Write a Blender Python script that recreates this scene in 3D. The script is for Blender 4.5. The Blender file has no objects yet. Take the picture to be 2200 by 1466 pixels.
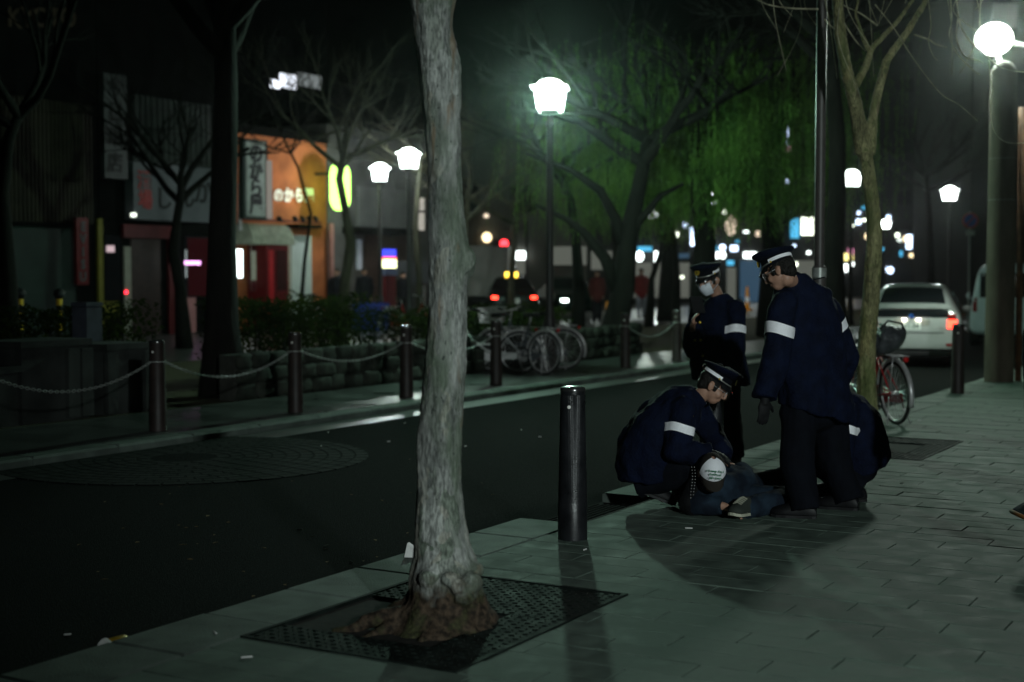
import bpy, bmesh, math, random
from mathutils import Vector, Matrix, noise as mnoise
from mathutils.bvhtree import BVHTree
R = math.radians
scene = bpy.context.scene
COL = scene.collection
V = Vector

# ---------------------------------------------------------------- camera
FPX = 3056.0                      # focal length in pixels of a 2200 px wide frame (50 mm on 36 mm)
PITCH = math.atan(148.0 / FPX)
CAMH = 1.6
cam = bpy.data.cameras.new('camera')
cam.lens = 50.0
cam.sensor_width = 36.0
cam.clip_end = 600
cam.clip_start = 0.05
cam.dof.use_dof = True
cam.dof.focus_distance = 8.7
cam.dof.aperture_fstop = 1.6
camo = bpy.data.objects.new('camera', cam)
COL.objects.link(camo)
camo.location = (0, 0, CAMH)
camo.rotation_euler = (math.pi / 2 - PITCH, 0, 0)
scene.camera = camo

# ---------------------------------------------------------------- world, night sky over a town
w = bpy.data.worlds.new('World')
scene.world = w
w.use_nodes = True
wn = w.node_tree.nodes
bg = wn['Background']
sky = wn.new('ShaderNodeTexSky')
sky.sky_type = 'NISHITA'
sky.sun_disc = False
sky.sun_elevation = R(-4)
sky.sun_rotation = R(200)
w.node_tree.links.new(sky.outputs[0], bg.inputs[0])
bg.inputs[1].default_value = 0.004
scene.view_settings.view_transform = 'Standard'
scene.view_settings.look = 'None'
scene.view_settings.gamma = 1.0
scene.view_settings.exposure = 0.0
scene.cycles.use_denoising = True
scene.cycles.max_bounces = 6
scene.cycles.diffuse_bounces = 3
scene.cycles.glossy_bounces = 3
scene.cycles.transmission_bounces = 4
scene.cycles.transparent_max_bounces = 12
scene.cycles.sample_clamp_indirect = 3.0

# ---------------------------------------------------------------- places
U = V((0.5, 0.8660254, 0))        # along the street
N = V((-0.8660254, 0.5, 0))       # across the street, to the left
STREET = math.atan2(U.y, U.x)
def ST(t, s, z=0.0): return U * t + N * s + V((0, 0, z))
def ray(px, py):
    cx, cy = (px - 1100) / FPX, (733 - py) / FPX
    return V((cx, math.cos(PITCH) + cy * math.sin(PITCH), -math.sin(PITCH) + cy * math.cos(PITCH)))
def G(px, py, z=0.0):             # point on a level plane
    r = ray(px, py); k = (z - CAMH) / r.z
    return V((0, 0, CAMH)) + r * k
def D(px, py, d):                 # point d metres into the scene
    r = ray(px, py); return V((0, 0, CAMH)) + r * (d / r.y)
def SP(px, py, s):                # point on the upright plane s metres across the street -> (t, z)
    r = ray(px, py); k = s / r.dot(N); p = V((0, 0, CAMH)) + r * k
    return p.dot(U), p.z
def project(p):
    x, y, z = p.x, p.y, p.z - CAMH
    f = y * math.cos(PITCH) - z * math.sin(PITCH); up = y * math.sin(PITCH) + z * math.cos(PITCH)
    if f < 0.1: return None
    return 1100 + FPX * x / f, 733 - FPX * up / f

# ---------------------------------------------------------------- materials
MATS = {}
def mat(name, col, rough=0.7, var=0.15, scale=6.0, bump=0.0, bscale=40.0, metal=0.0, rnd=0.0, spec=0.2, col2=None, stretch=None, coat=0.0, world=False, thr=(0.35, 0.65), detail=6, rvar=0.0):
    if name in MATS: return MATS[name]
    m = bpy.data.materials.new(name); m.use_nodes = True
    nt = m.node_tree; n = nt.nodes; L = nt.links
    b = n['Principled BSDF']
    b.inputs['Roughness'].default_value = rough
    b.inputs['Metallic'].default_value = metal
    b.inputs['Specular IOR Level'].default_value = spec
    b.inputs['Coat Weight'].default_value = coat
    if world:
        g = n.new('ShaderNodeNewGeometry'); src = g.outputs['Position']
    else:
        g = n.new('ShaderNodeTexCoord'); src = g.outputs['Object']
    mp = n.new('ShaderNodeMapping'); L.new(src, mp.inputs[0])
    if stretch: mp.inputs['Scale'].default_value = stretch
    nz = n.new('ShaderNodeTexNoise'); nz.inputs['Scale'].default_value = scale; nz.inputs['Detail'].default_value = detail
    L.new(mp.outputs[0], nz.inputs['Vector'])
    rp = n.new('ShaderNodeValToRGB')
    c = V(col[:3]); c2 = V(col2[:3]) if col2 else c * (1 + var)
    c1 = c if col2 else c * (1 - var)
    rp.color_ramp.elements[0].position = thr[0]; rp.color_ramp.elements[1].position = thr[1]
    rp.color_ramp.elements[0].color = (*c1, 1); rp.color_ramp.elements[1].color = (*c2, 1)
    L.new(nz.outputs['Fac'], rp.inputs[0])
    out = rp.outputs[0]
    if rnd:
        oi = n.new('ShaderNodeObjectInfo')
        mr = n.new('ShaderNodeMapRange'); mr.inputs[3].default_value = 1 - rnd; mr.inputs[4].default_value = 1 + rnd
        L.new(oi.outputs['Random'], mr.inputs[0])
        mx = n.new('ShaderNodeVectorMath'); mx.operation = 'SCALE'
        L.new(out, mx.inputs[0]); L.new(mr.outputs[0], mx.inputs['Scale']); out = mx.outputs[0]
    L.new(out, b.inputs['Base Color'])
    if rvar:
        mr = n.new('ShaderNodeMapRange'); mr.inputs[3].default_value = rough - rvar; mr.inputs[4].default_value = rough + rvar
        mr.inputs[1].default_value = .3; mr.inputs[2].default_value = .7
        L.new(nz.outputs['Fac'], mr.inputs[0]); L.new(mr.outputs[0], b.inputs['Roughness'])
    if bump:
        nb = n.new('ShaderNodeTexNoise'); nb.inputs['Scale'].default_value = bscale; nb.inputs['Detail'].default_value = 5
        L.new(mp.outputs[0], nb.inputs['Vector'])
        bp = n.new('ShaderNodeBump'); bp.inputs['Strength'].default_value = bump; bp.inputs['Distance'].default_value = 0.02
        L.new(nb.outputs['Fac'], bp.inputs['Height']); L.new(bp.outputs[0], b.inputs['Normal'])
    MATS[name] = m
    return m
def emit(name, col, strength, clear=0.0):
    if name in MATS: return MATS[name]
    m = bpy.data.materials.new(name); m.use_nodes = True
    nt = m.node_tree; n = nt.nodes; L = nt.links
    b = n['Principled BSDF']; n.remove(b)
    e = n.new('ShaderNodeEmission'); e.inputs[0].default_value = (*col, 1); e.inputs[1].default_value = strength
    if clear:
        t = n.new('ShaderNodeBsdfTransparent'); x = n.new('ShaderNodeMixShader'); x.inputs[0].default_value = 1 - clear
        L.new(t.outputs[0], x.inputs[1]); L.new(e.outputs[0], x.inputs[2]); L.new(x.outputs[0], n['Material Output'].inputs[0])
    else:
        L.new(e.outputs[0], n['Material Output'].inputs[0])
    MATS[name] = m
    return m
def leafmat(name, c1, c2):
    m = bpy.data.materials.new(name); m.use_nodes = True
    nt = m.node_tree; n = nt.nodes; L = nt.links
    n.remove(n['Principled BSDF'])
    g = n.new('ShaderNodeNewGeometry'); nz = n.new('ShaderNodeTexNoise'); nz.inputs['Scale'].default_value = 1.3
    L.new(g.outputs['Position'], nz.inputs['Vector'])
    rp = n.new('ShaderNodeValToRGB'); rp.color_ramp.elements[0].position = .35; rp.color_ramp.elements[1].position = .65
    rp.color_ramp.elements[0].color = (*c1, 1); rp.color_ramp.elements[1].color = (*c2, 1); L.new(nz.outputs['Fac'], rp.inputs[0])
    d = n.new('ShaderNodeBsdfDiffuse'); t = n.new('ShaderNodeBsdfTranslucent'); x = n.new('ShaderNodeMixShader'); x.inputs[0].default_value = .4
    L.new(rp.outputs[0], d.inputs[0]); L.new(rp.outputs[0], t.inputs[0]); L.new(d.outputs[0], x.inputs[1]); L.new(t.outputs[0], x.inputs[2])
    L.new(x.outputs[0], n['Material Output'].inputs[0])
    MATS[name] = m
    return m
def glass(name, col=(0.01, 0.012, 0.014), rough=0.06):
    return mat(name, col, rough=rough, var=0.05, spec=0.7)

# ---------------------------------------------------------------- mesh building
class MB:
    def __init__(s): s.v = []; s.f = []
    def add(s, vs, fs):
        o = len(s.v); s.v += [V(a) for a in vs]; s.f += [tuple(i + o for i in f) for f in fs]
    def box(s, c, h, M=None, taper=(1, 1)):
        vs = []
        for z in (-1, 1):
            k = taper if z > 0 else (1, 1)
            for x, y in ((-1, -1), (1, -1), (1, 1), (-1, 1)):
                p = V((x * h[0] * k[0], y * h[1] * k[1], z * h[2]))
                if M: p = M @ p
                vs.append(p + V(c))
        s.add(vs, [(3, 2, 1, 0), (4, 5, 6, 7), (0, 1, 5, 4), (1, 2, 6, 5), (2, 3, 7, 6), (3, 0, 4, 7)])
        return s
    def bbox(s, c, h, b, M=None):   # box with chamfered top edges
        vs = []
        for k, z in ((1, -1), (1, 1), (0, 1)):
            hx, hy = (h[0], h[1]) if k else (h[0] - b, h[1] - b)
            zz = -h[2] if z < 0 else (h[2] - b if k else h[2])
            for x, y in ((-1, -1), (1, -1), (1, 1), (-1, 1)):
                p = V((x * hx, y * hy, zz))
                if M: p = M @ p
                vs.append(p + V(c))
        fs = [(3, 2, 1, 0), (8, 9, 10, 11)]
        for r in (0, 4):
            for i in range(4):
                j = (i + 1) % 4; fs.append((r + i, r + j, r + 4 + j, r + 4 + i))
        s.add(vs, fs); return s
    def sbox(s, t0, t1, s0, s1, z0, z1):   # box in street coordinates
        vs = []
        for z in (z0, z1):
            for t, q in ((t0, s0), (t1, s0), (t1, s1), (t0, s1)): vs.append(ST(t, q, z))
        s.add(vs, [(3, 2, 1, 0), (4, 5, 6, 7), (0, 1, 5, 4), (1, 2, 6, 5), (2, 3, 7, 6), (3, 0, 4, 7)])
        return s
    def loft(s, rings, caps=True, closed=True):
        o = len(s.v); n = len(rings[0])
        for r in rings: s.v += [V(p) for p in r]
        m = n if closed else n - 1
        for k in range(len(rings) - 1):
            for i in range(m):
                j = (i + 1) % n
                s.f.append((o + k * n + i, o + k * n + j, o + (k + 1) * n + j, o + (k + 1) * n + i))
        if caps:
            s.f.append(tuple(o + i for i in reversed(range(n))))
            s.f.append(tuple(o + (len(rings) - 1) * n + i for i in range(n)))
        return s
    def tube(s, pts, rad, n=8, caps=True):
        pts = [V(p) for p in pts]
        if not hasattr(rad, '__len__'): rad = [rad] * len(pts)
        rings = []; ref = None
        for i, p in enumerate(pts):
            a = pts[max(i - 1, 0)]; b = pts[min(i + 1, len(pts) - 1)]
            t = (b - a); t = t.normalized() if t.length > 1e-9 else V((0, 0, 1))
            if ref is None:
                ref = V((1, 0, 0)) if abs(t.x) < .8 else V((0, 1, 0))
            x = ref - t * ref.dot(t)
            if x.length < 1e-6: x = V((0, 0, 1)) - t * t.z
            x.normalize(); y = t.cross(x); ref = x
            rings.append([p + x * (math.cos(2 * math.pi * k / n) * rad[i]) + y * (math.sin(2 * math.pi * k / n) * rad[i]) for k in range(n)])
        return s.loft(rings, caps)
    def ell(s, c, r, M=None, nu=12, nv=8):
        rings = []
        for j in range(nv + 1):
            a = math.pi * (j / nv) ; a = min(max(a, 0.02), math.pi - 0.02)
            ring = []
            for i in range(nu):
                b = 2 * math.pi * i / nu
                p = V((math.sin(a) * math.cos(b) * r[0], math.sin(a) * math.sin(b) * r[1], -math.cos(a) * r[2]))
                if M: p = M @ p
                ring.append(p + V(c))
            rings.append(ring)
        return s.loft(rings)
    def lathe(s, prof, n=20, c=(0, 0, 0), M=None, caps=True):
        rings = []
        for r, z in prof:
            ring = []
            for i in range(n):
                p = V((r * math.cos(2 * math.pi * i / n), r * math.sin(2 * math.pi * i / n), z))
                if M: p = M @ p
                ring.append(p + V(c))
            rings.append(ring)
        return s.loft(rings, caps)
    def torus(s, c, Rr, r, M=None, n=32, m=8, arc=(0, 2 * math.pi), sx=1.0):
        full = abs(arc[1] - arc[0] - 2 * math.pi) < 1e-6
        rings = []
        for i in range(n + (0 if full else 1)):
            a = arc[0] + (arc[1] - arc[0]) * i / n
            ring = []
            for k in range(m):
                b = 2 * math.pi * k / m
                p = V(((Rr + r * math.cos(b)) * math.cos(a), r * sx * math.sin(b), (Rr + r * math.cos(b)) * math.sin(a)))
                if M: p = M @ p
                ring.append(p + V(c))
            rings.append(ring)
        if full: rings.append(rings[0])
        return s.loft(rings, caps=not full)
    def quad(s, a, b, c, d): s.add([a, b, c, d], [(0, 1, 2, 3)]); return s
    def mesh(s, name, origin=None):
        me = bpy.data.meshes.new(name)
        o = V(origin) if origin is not None else V((0, 0, 0))
        me.from_pydata([tuple(p - o) for p in s.v], [], s.f)
        me.validate(); me.update()
        bm = bmesh.new(); bm.from_mesh(me); bmesh.ops.recalc_face_normals(bm, faces=bm.faces); bm.to_mesh(me); bm.free()
        return me
    def build(s, name, m, parent=None, origin=None, smooth=False, angle=None):
        if parent is not None and origin is None:
            origin = parent.location if parent.type == 'EMPTY' or parent.get('orig') is None else V(parent['orig'])
        me = s.mesh(name, origin)
        return link(name, me, m, parent, origin, smooth, angle)
def link(name, me, m, parent=None, origin=None, smooth=False, angle=None):
    if m is not None: me.materials.append(m)
    o = bpy.data.objects.new(name, me); COL.objects.link(o)
    if parent is not None: o.parent = parent
    elif origin is not None: o.location = V(origin)
    o['orig'] = tuple(V(origin)) if origin is not None else (0, 0, 0)
    if smooth:
        me.polygons.foreach_set('use_smooth', [True] * len(me.polygons))
        if angle: me.set_sharp_from_angle(angle=R(angle))
    return o
def tag(o, label=None, cat=None, group=None, kind=None):
    if label: o['label'] = label
    if cat: o['category'] = cat
    if group: o['group'] = group
    if kind: o['kind'] = kind
    return o
def thing(name, label, cat, loc=(0, 0, 0), rz=0.0, group=None):
    o = bpy.data.objects.new(name, None); COL.objects.link(o)
    o.empty_display_size = .1
    o.location = V(loc); o.rotation_euler = (0, 0, rz)
    return tag(o, label, cat, group)
def struct(name, mb, m, smooth=False):
    return tag(mb.build(name, m, smooth=smooth), kind='structure')
def copy_tree(o, parent=None):
    c = o.copy(); COL.objects.link(c)
    c.parent = parent
    for ch in list(o.children):
        if ch.type != 'LIGHT': copy_tree(ch, c)
    return c
def basis(x, y, z):
    return Matrix((x, y, z)).transposed()
def frame_z(d, hint=V((0, 0, 1))):          # matrix whose z runs along d
    z = V(d).normalized(); x = V(hint).cross(z)
    if x.length < 1e-5: x = V((1, 0, 0)).cross(z)
    x.normalize(); return basis(x, z.cross(x), z)
def text(name, body, size, m, parent, loc, xdir, ydir, depth=0.004, align='CENTER', bold=0.0):
    cu = bpy.data.curves.new(name, 'FONT'); cu.body = body; cu.size = size; cu.align_x = align; cu.align_y = 'CENTER'
    cu.extrude = depth; cu.offset = bold; cu.resolution_u = 3; cu.space_line = .9
    to = bpy.data.objects.new(name, cu); COL.objects.link(to)
    dg = bpy.context.evaluated_depsgraph_get(); dg.update()
    me = bpy.data.meshes.new_from_object(to.evaluated_get(dg))
    bpy.data.objects.remove(to); bpy.data.curves.remove(cu)
    x = V(xdir).normalized(); y = V(ydir).normalized(); z = x.cross(y)
    M = basis(x, y, z)
    base = V(loc)
    org = V(parent['orig']) if parent is not None and parent.get('orig') is not None else (parent.location if parent is not None else V((0, 0, 0)))
    for vv in me.vertices: vv.co = (M @ vv.co) + base - org
    me.materials.clear()
    return link(name, me, m, parent, org)
def remesh(mb, voxel, smooth=4, fold=0.0, fscale=9.0, seed=0.0, fine=0.0):
    me = bpy.data.meshes.new('tmp'); me.from_pydata([tuple(p) for p in mb.v], [], mb.f)
    bm = bmesh.new(); bm.from_mesh(me); bmesh.ops.recalc_face_normals(bm, faces=bm.faces); bm.to_mesh(me); bm.free()
    o = bpy.data.objects.new('tmp', me); COL.objects.link(o)
    a = o.modifiers.new('r', 'REMESH'); a.mode = 'VOXEL'; a.voxel_size = voxel
    if smooth:
        b = o.modifiers.new('s', 'SMOOTH'); b.factor = .5; b.iterations = smooth
    dg = bpy.context.evaluated_depsgraph_get(); dg.update()
    out = bpy.data.meshes.new_from_object(o.evaluated_get(dg))
    bpy.data.objects.remove(o); bpy.data.meshes.remove(me)
    if fold:
        cos = [v_.co.copy() for v_ in out.vertices]; nrs = [n_.vector.copy() for n_ in out.vertex_normals]; res = []
        for p, n_ in zip(cos, nrs):
            k = mnoise.noise(V((p.x * fscale * 1.3 + seed, p.y * fscale * 1.3, p.z * fscale * .55)))
            k2 = mnoise.noise(V((p.x * fscale * 2.6, p.y * fscale * 2.6 + seed, p.z * fscale * 2.2)))
            res.extend(p + n_ * (fold * (k + .4 * k2) + (fine * mnoise.noise(p * 90) if fine else 0)))
        out.vertices.foreach_set('co', res)
        out.update()
    return out
def link_world(name, me, m, parent, smooth=True):   # mesh whose vertices are in world space
    org = parent.location if parent.type == 'EMPTY' else V(parent['orig'])
    me.transform(Matrix.Translation(-V(org)))
    return link(name, me, m, parent, org, smooth)
# ---------------------------------------------------------------- ground, road, pavements
random.seed(7)
M_ground = mat('earth', (.035, .03, .024), .95, .4, 3, .4, 20, world=True)
M_asph = mat('asphalt', (.007, .0085, .008), .95, .35, 55, .8, 130, world=True, spec=.03, col2=(.024, .028, .0265), thr=(.5, .78), detail=9)
M_slab = mat('paving_stone', (.084, .115, .094), .75, .30, 7, .10, 150, rnd=.10, world=True, spec=.2, rvar=.1, detail=10)
M_joint = mat('joint_sand', (.018, .017, .015), .95, .3, 20, world=True)
M_kerb = mat('kerb_stone', (.088, .110, .096), .7, .3, 4, .3, 110, rnd=.1, world=True)
M_farwalk = mat('far_pavement', (.04, .046, .042), .33, spec=1.0, var=.3, scale=1.5, bump=.04, bscale=60, world=True, rvar=.08)
M_gutter = mat('gutter_concrete', (.09, .095, .09), .34, spec=.9, var=.25, scale=3, bump=.05, bscale=60, world=True)
M_iron = mat('cast_iron', (.009, .0125, .011), .72, .5, 8, .2, 60, metal=0, rvar=.1, spec=.05)
M_soil = mat('soil', (.035, .024, .014), .95, .5, 14, .6, 50, col2=(.045, .05, .018), world=True)

g = MB(); g.quad((-220, -60, -.16), (260, -60, -.16), (260, 330, -.16), (-220, 330, -.16))
struct('ground', g, M_ground)
RZ = -.075
def sheet(t0, t1, s0, s1, z):
    m_ = MB(); m_.quad(ST(t0, s0, z), ST(t1, s0, z), ST(t1, s1, z), ST(t0, s1, z)); return m_
struct('road', sheet(-30, 160, 4.3, 9.9, RZ), M_asph)
KI, KO = 4.12, 4.56        # inner and outer edge of the near kerb
NEARW = struct('sidewalk', sheet(-25, 160, -9, KI + .05, -.012), M_joint)
# paving slabs, long side across the pavement
ROW, LEN, GAP = .2, .72, .0065
GR = [(4.75, 6.35, 3.0, KI), (12.15, 13.75, 3.0, KI)]
slabs = []
k = -14
while 4.75 + k * ROW < 60:
    t0 = 4.75 + k * ROW
    off = (k % 3) * LEN / 3
    cuts = [(a, b) for (ta, tb, a, b) in GR if t0 + .05 > ta - .01 and t0 + ROW - .05 < tb + .01]
    s1 = KI
    s = KI - off
    edges = [KI] + ([s] if off > 0.01 else [])
    while s > -4.2:
        s -= LEN; edges.append(s)
    for a, b in zip(edges[1:], edges[:-1]):
        for lo, hi in ([(a, b)] if not cuts else [(a, min(b, cuts[0][0]))]):
            if hi - lo < .06: continue
            c = ST(t0 + ROW / 2, (lo + hi) / 2)
            slabs.append((c, hi - lo))
    k += 1
def in_view(c, m_=90):
    p = project(c)
    return p is not None and -m_ < p[0] < 2200 + m_ and p[1] < 1466 + m_
vis = sorted([x for x in slabs if in_view(x[0])], key=lambda x: x[0].length)
near = vis[:298]; nearset = set(id(x) for x in near)
shapes = {}
RM = Matrix.Rotation(STREET, 3, 'Z')
for c, ln in near:
    key = round(ln, 3)
    if key not in shapes:
        mb = MB(); mb.bbox((0, 0, -.0275), (ROW / 2 - GAP / 2, ln / 2 - GAP / 2, 0.0275), .002)
        shapes[key] = mb.mesh('paving_slab'); shapes[key].materials.append(M_slab)
    o = bpy.data.objects.new('paving_slab', shapes[key]); COL.objects.link(o); o.parent = NEARW
    o.location = c + V((0, 0, random.uniform(-.0022, .0022)))
    o.rotation_euler = (random.uniform(-.004, .004), random.uniform(-.003, .003), STREET + random.uniform(-.003, .003))
mb = MB()
for x in slabs:
    if id(x) in nearset or x[0].y < -3: continue
    mb.bbox(x[0] + V((0, 0, -.0275)), (ROW / 2 - GAP / 2, x[1] / 2 - GAP / 2, .0275), .002, RM)
tag(mb.build('distant_paving', M_slab, NEARW), kind='stuff')

# near kerb stones with the missing piece over the drain
KERB = struct('kerb', sheet(-25, 160, KI - .01, KO - .03, -.07), M_joint)
t = -19.6; kshape = None
mbr = MB()
while t < 70:
    ln = .6
    c = ST(t + ln / 2, (KI + KO) / 2)
    if not (8.0 < t + .3 < 9.2):
        if in_view(c) and t < 34:
            if kshape is None:
                m_ = MB(); m_.bbox((0, 0, -.075), (ln / 2 - .004, (KO - KI) / 2 - .003, .0755), .012)
                kshape = m_.mesh('kerb_stone'); kshape.materials.append(M_kerb)
            o = bpy.data.objects.new('kerb_stone', kshape); COL.objects.link(o); o.parent = KERB
            o.location = c + V((0, 0, random.uniform(-.002, .004))); o.rotation_euler = (0, 0, STREET + random.uniform(-.004, .004))
        else:
            mbr.bbox(c + V((0, 0, -.075)), (ln / 2 - .004, (KO - KI) / 2 - .003, .0755), .012, RM)
    t += ln
tag(mbr.build('distant_kerb', M_kerb, KERB), kind='stuff')
dr = thing('storm_drain', 'dark sunken drain grate in the gap of the kerb beside the ribbed bollard', 'drain', ST(8.55, 4.34, -.068))
m_ = MB(); m_.sbox(8.0, 9.2, 4.14, 4.56, -.075, -.066); m_.build('tray', mat('drain_black', (.004, .004, .004), .95, .2, spec=.1), dr)
m_ = MB()
for q in range(9): m_.sbox(8.05, 9.05, 4.17 + q * .042, 4.185 + q * .042, -.064, -.05)
m_.build('bar_set', MATS['drain_black'], dr)

# far pavement
struct('far_sidewalk', sheet(-20, 160, 9.93, 11.75, -.004), M_farwalk)
FK = struct('far_kerb', sheet(-20, 160, 9.66, 9.95, -.07), M_joint)
fshape = None
for i in range(60):
    c = ST(2 + i * 1.0, 9.80, -.06)
    if not in_view(c): continue
    if fshape is None:
        m_ = MB(); m_.bbox((0, 0, 0), (.496, .125, .068), .02); fshape = m_.mesh('kerb_stone'); fshape.materials.append(M_kerb)
    o = bpy.data.objects.new('kerb_stone', fshape); COL.objects.link(o); o.parent = FK
    o.location = c; o.rotation_euler = (0, 0, STREET + random.uniform(-.004, .004))
struct('gutter', sheet(-20, 160, 9.22, 9.66, RZ + .004), M_gutter)
struct('planting_strip', sheet(-20, 160, 11.75, 18.0, -.012), M_soil)
struct('back_street', sheet(-20, 160, 18.0, 26.2, -.008), mat('back_asphalt', (.05, .052, .048), .3, .3, 1, .05, 60, world=True, spec=.9))
# radial cobbles set into the road
M_cob = mat('cobble', (.0075, .0092, .0084), .9, .3, 9, .3, 70, world=True, rnd=.3, spec=.08)
cob = struct('cobbled_circle', (lambda m_: (m_.lathe([(1.62, 0), (1.62, .004)], 48, G(395, 985, RZ) + V((0, 0, .003))), m_)[1])(MB()), M_asph)
c0 = G(395, 985, RZ)
csh = {}
nrem = MB()
for ring in range(3, 14):
    rr = ring * .125 - .03
    nn = int(2 * math.pi * rr / .19)
    for i in range(nn):
        a = 2 * math.pi * (i + .5 * (ring % 2)) / nn
        p = c0 + V((rr * math.cos(a), rr * math.sin(a), .0005))
        MM = Matrix.Rotation(a, 3, 'Z')
        q = project(p)
        if ring >= 9 and q and q[0] > 40:
            if ring not in csh:
                m_ = MB(); m_.bbox((0, 0, 0), (.056, .088, .008), .004); csh[ring] = m_.mesh('cobble'); csh[ring].materials.append(M_cob)
            o = bpy.data.objects.new('cobble', csh[ring]); COL.objects.link(o); o.parent = cob; o.location = p; o.rotation_euler = (0, 0, a)
        else:
            nrem.bbox(p, (.056, .088, .008), .004, MM)
tag(nrem.build('inner_cobbles', M_cob, cob), kind='stuff')

# ---------------------------------------------------------------- tree grates (chequer plate in an iron rim)
def grate(t0, t1, s0, s1, hole, label):
    c = ST((t0 + t1) / 2, (s0 + s1) / 2, 0)
    r = thing('tree_grate', label, 'tree grate', c, 0, 'iron tree grates in the pavement')
    m_ = MB(); m_.sbox(t0, t1, s0, s1, -.05, -.02); m_.build('soil_bed', M_soil, r)
    m_ = MB()
    for a in ((t0, t1, s0, s0 + .022), (t0, t1, s1 - .022, s1), (t0, t0 + .022, s0 + .0225, s1 - .0225), (t1 - .022, t1, s0 + .0225, s1 - .0225)): m_.sbox(*a, -.018, .006)
    m_.build('rim', M_iron, r)
    h0, h1, q0, q1 = hole
    e = .03
    panels = [(t0 + e, h0, s0 + e, s1 - e), (h1, t1 - e, s0 + e, s1 - e), (h0 + .006, h1 - .006, s0 + e, q0), (h0 + .006, h1 - .006, q1, s1 - e)]
    for (a, b, cc, d) in panels:
        if b - a < .05 or d - cc < .05: continue
        m_ = MB(); m_.sbox(a, b, cc, d, -.012, .001)
        pl = m_.build('plate', M_iron, r)
        tr = MB(); nt_ = max(1, int((b - a) / .042)); ns_ = max(1, int((d - cc) / .042))
        for i in range(nt_):
            for j in range(ns_):
                p = ST(a + (i + .5) * (b - a) / nt_, cc + (j + .5) * (d - cc) / ns_, .001)
                ang = STREET + R(18 if (i + j) % 2 else -72)
                u_ = V((math.cos(ang), math.sin(ang), 0)); v_ = V((-u_.y, u_.x, 0))
                L_, W_ = .0165, .0062
                top = V((0, 0, .0045))
                tr.add([p - u_ * L_, p - v_ * W_, p + u_ * L_, p + v_ * W_, p - u_ * L_ * .45 + top, p + u_ * L_ * .45 + top],
                       [(0, 1, 4), (1, 5, 4), (1, 2, 5), (2, 3, 5), (3, 4, 5), (3, 0, 4)])
        tr.build('tread', M_iron, pl)
    return r
grate(*GR[0], (5.02, 5.70, 3.3, 4.085), 'chequered iron tree grate around the pale trunk nearest the camera')
grate(*GR[1], (12.6, 13.35, 3.25, 3.95), 'dark iron tree grate half hidden behind the crouching officers by the red bicycle')

# ---------------------------------------------------------------- near tree
def ring_trunk(edges, d, nseg=56, sub=10, disp=.012, seed=0.0, depth=1.0):
    """edges: (row, left, right) outline of the trunk at distance d, top first"""
    mb = MB(); rings = []
    rows = []
    for (a, b) in zip(edges[:-1], edges[1:]):
        for q in range(sub):
            k_ = q / sub; k_ = k_
            rows.append(tuple(a[i] + (b[i] - a[i]) * k_ for i in range(3)))
    rows.append(edges[-1])
    sm = []
    for i in range(len(rows)):
        lo, hi = max(0, i - sub // 2), min(len(rows), i + sub // 2 + 1)
        n_ = hi - lo; sm.append(tuple(sum(rows[j][q] for j in range(lo, hi)) / n_ for q in range(3)))
    for (y, l, r) in sm:
        pl, pr = D(l, y, d), D(r, y, d)
        c = (pl + pr) / 2; rad = (pr.x - pl.x) / 2
        ring = []
        for i in range(nseg):
            a = 2 * math.pi * i / nseg
            dr_ = V((math.cos(a), math.sin(a) * depth, 0))
            p = c + dr_ * rad
            n1 = mnoise.noise(V((p.x * 5 + seed, p.y * 5, p.z * 1.6)))
            n2 = mnoise.noise(V((math.cos(a) * 5 + seed, math.sin(a) * 5, p.z * 2.2 + 7)))
            n3 = mnoise.noise(V((p.x * 38, p.y * 38, p.z * 9 + seed)))
            low = max(0.0, .45 - p.z)
            n4 = mnoise.noise(V((p.x * 14, p.y * 14, p.z * 11 + seed)))
            ring.append(p + dr_ * (disp * (n1 * .9 + n2 * .7) + disp * .28 * n3 + low * .09 * n4))
        rings.append(ring)
    mb.loft(rings)
    return mb
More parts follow.
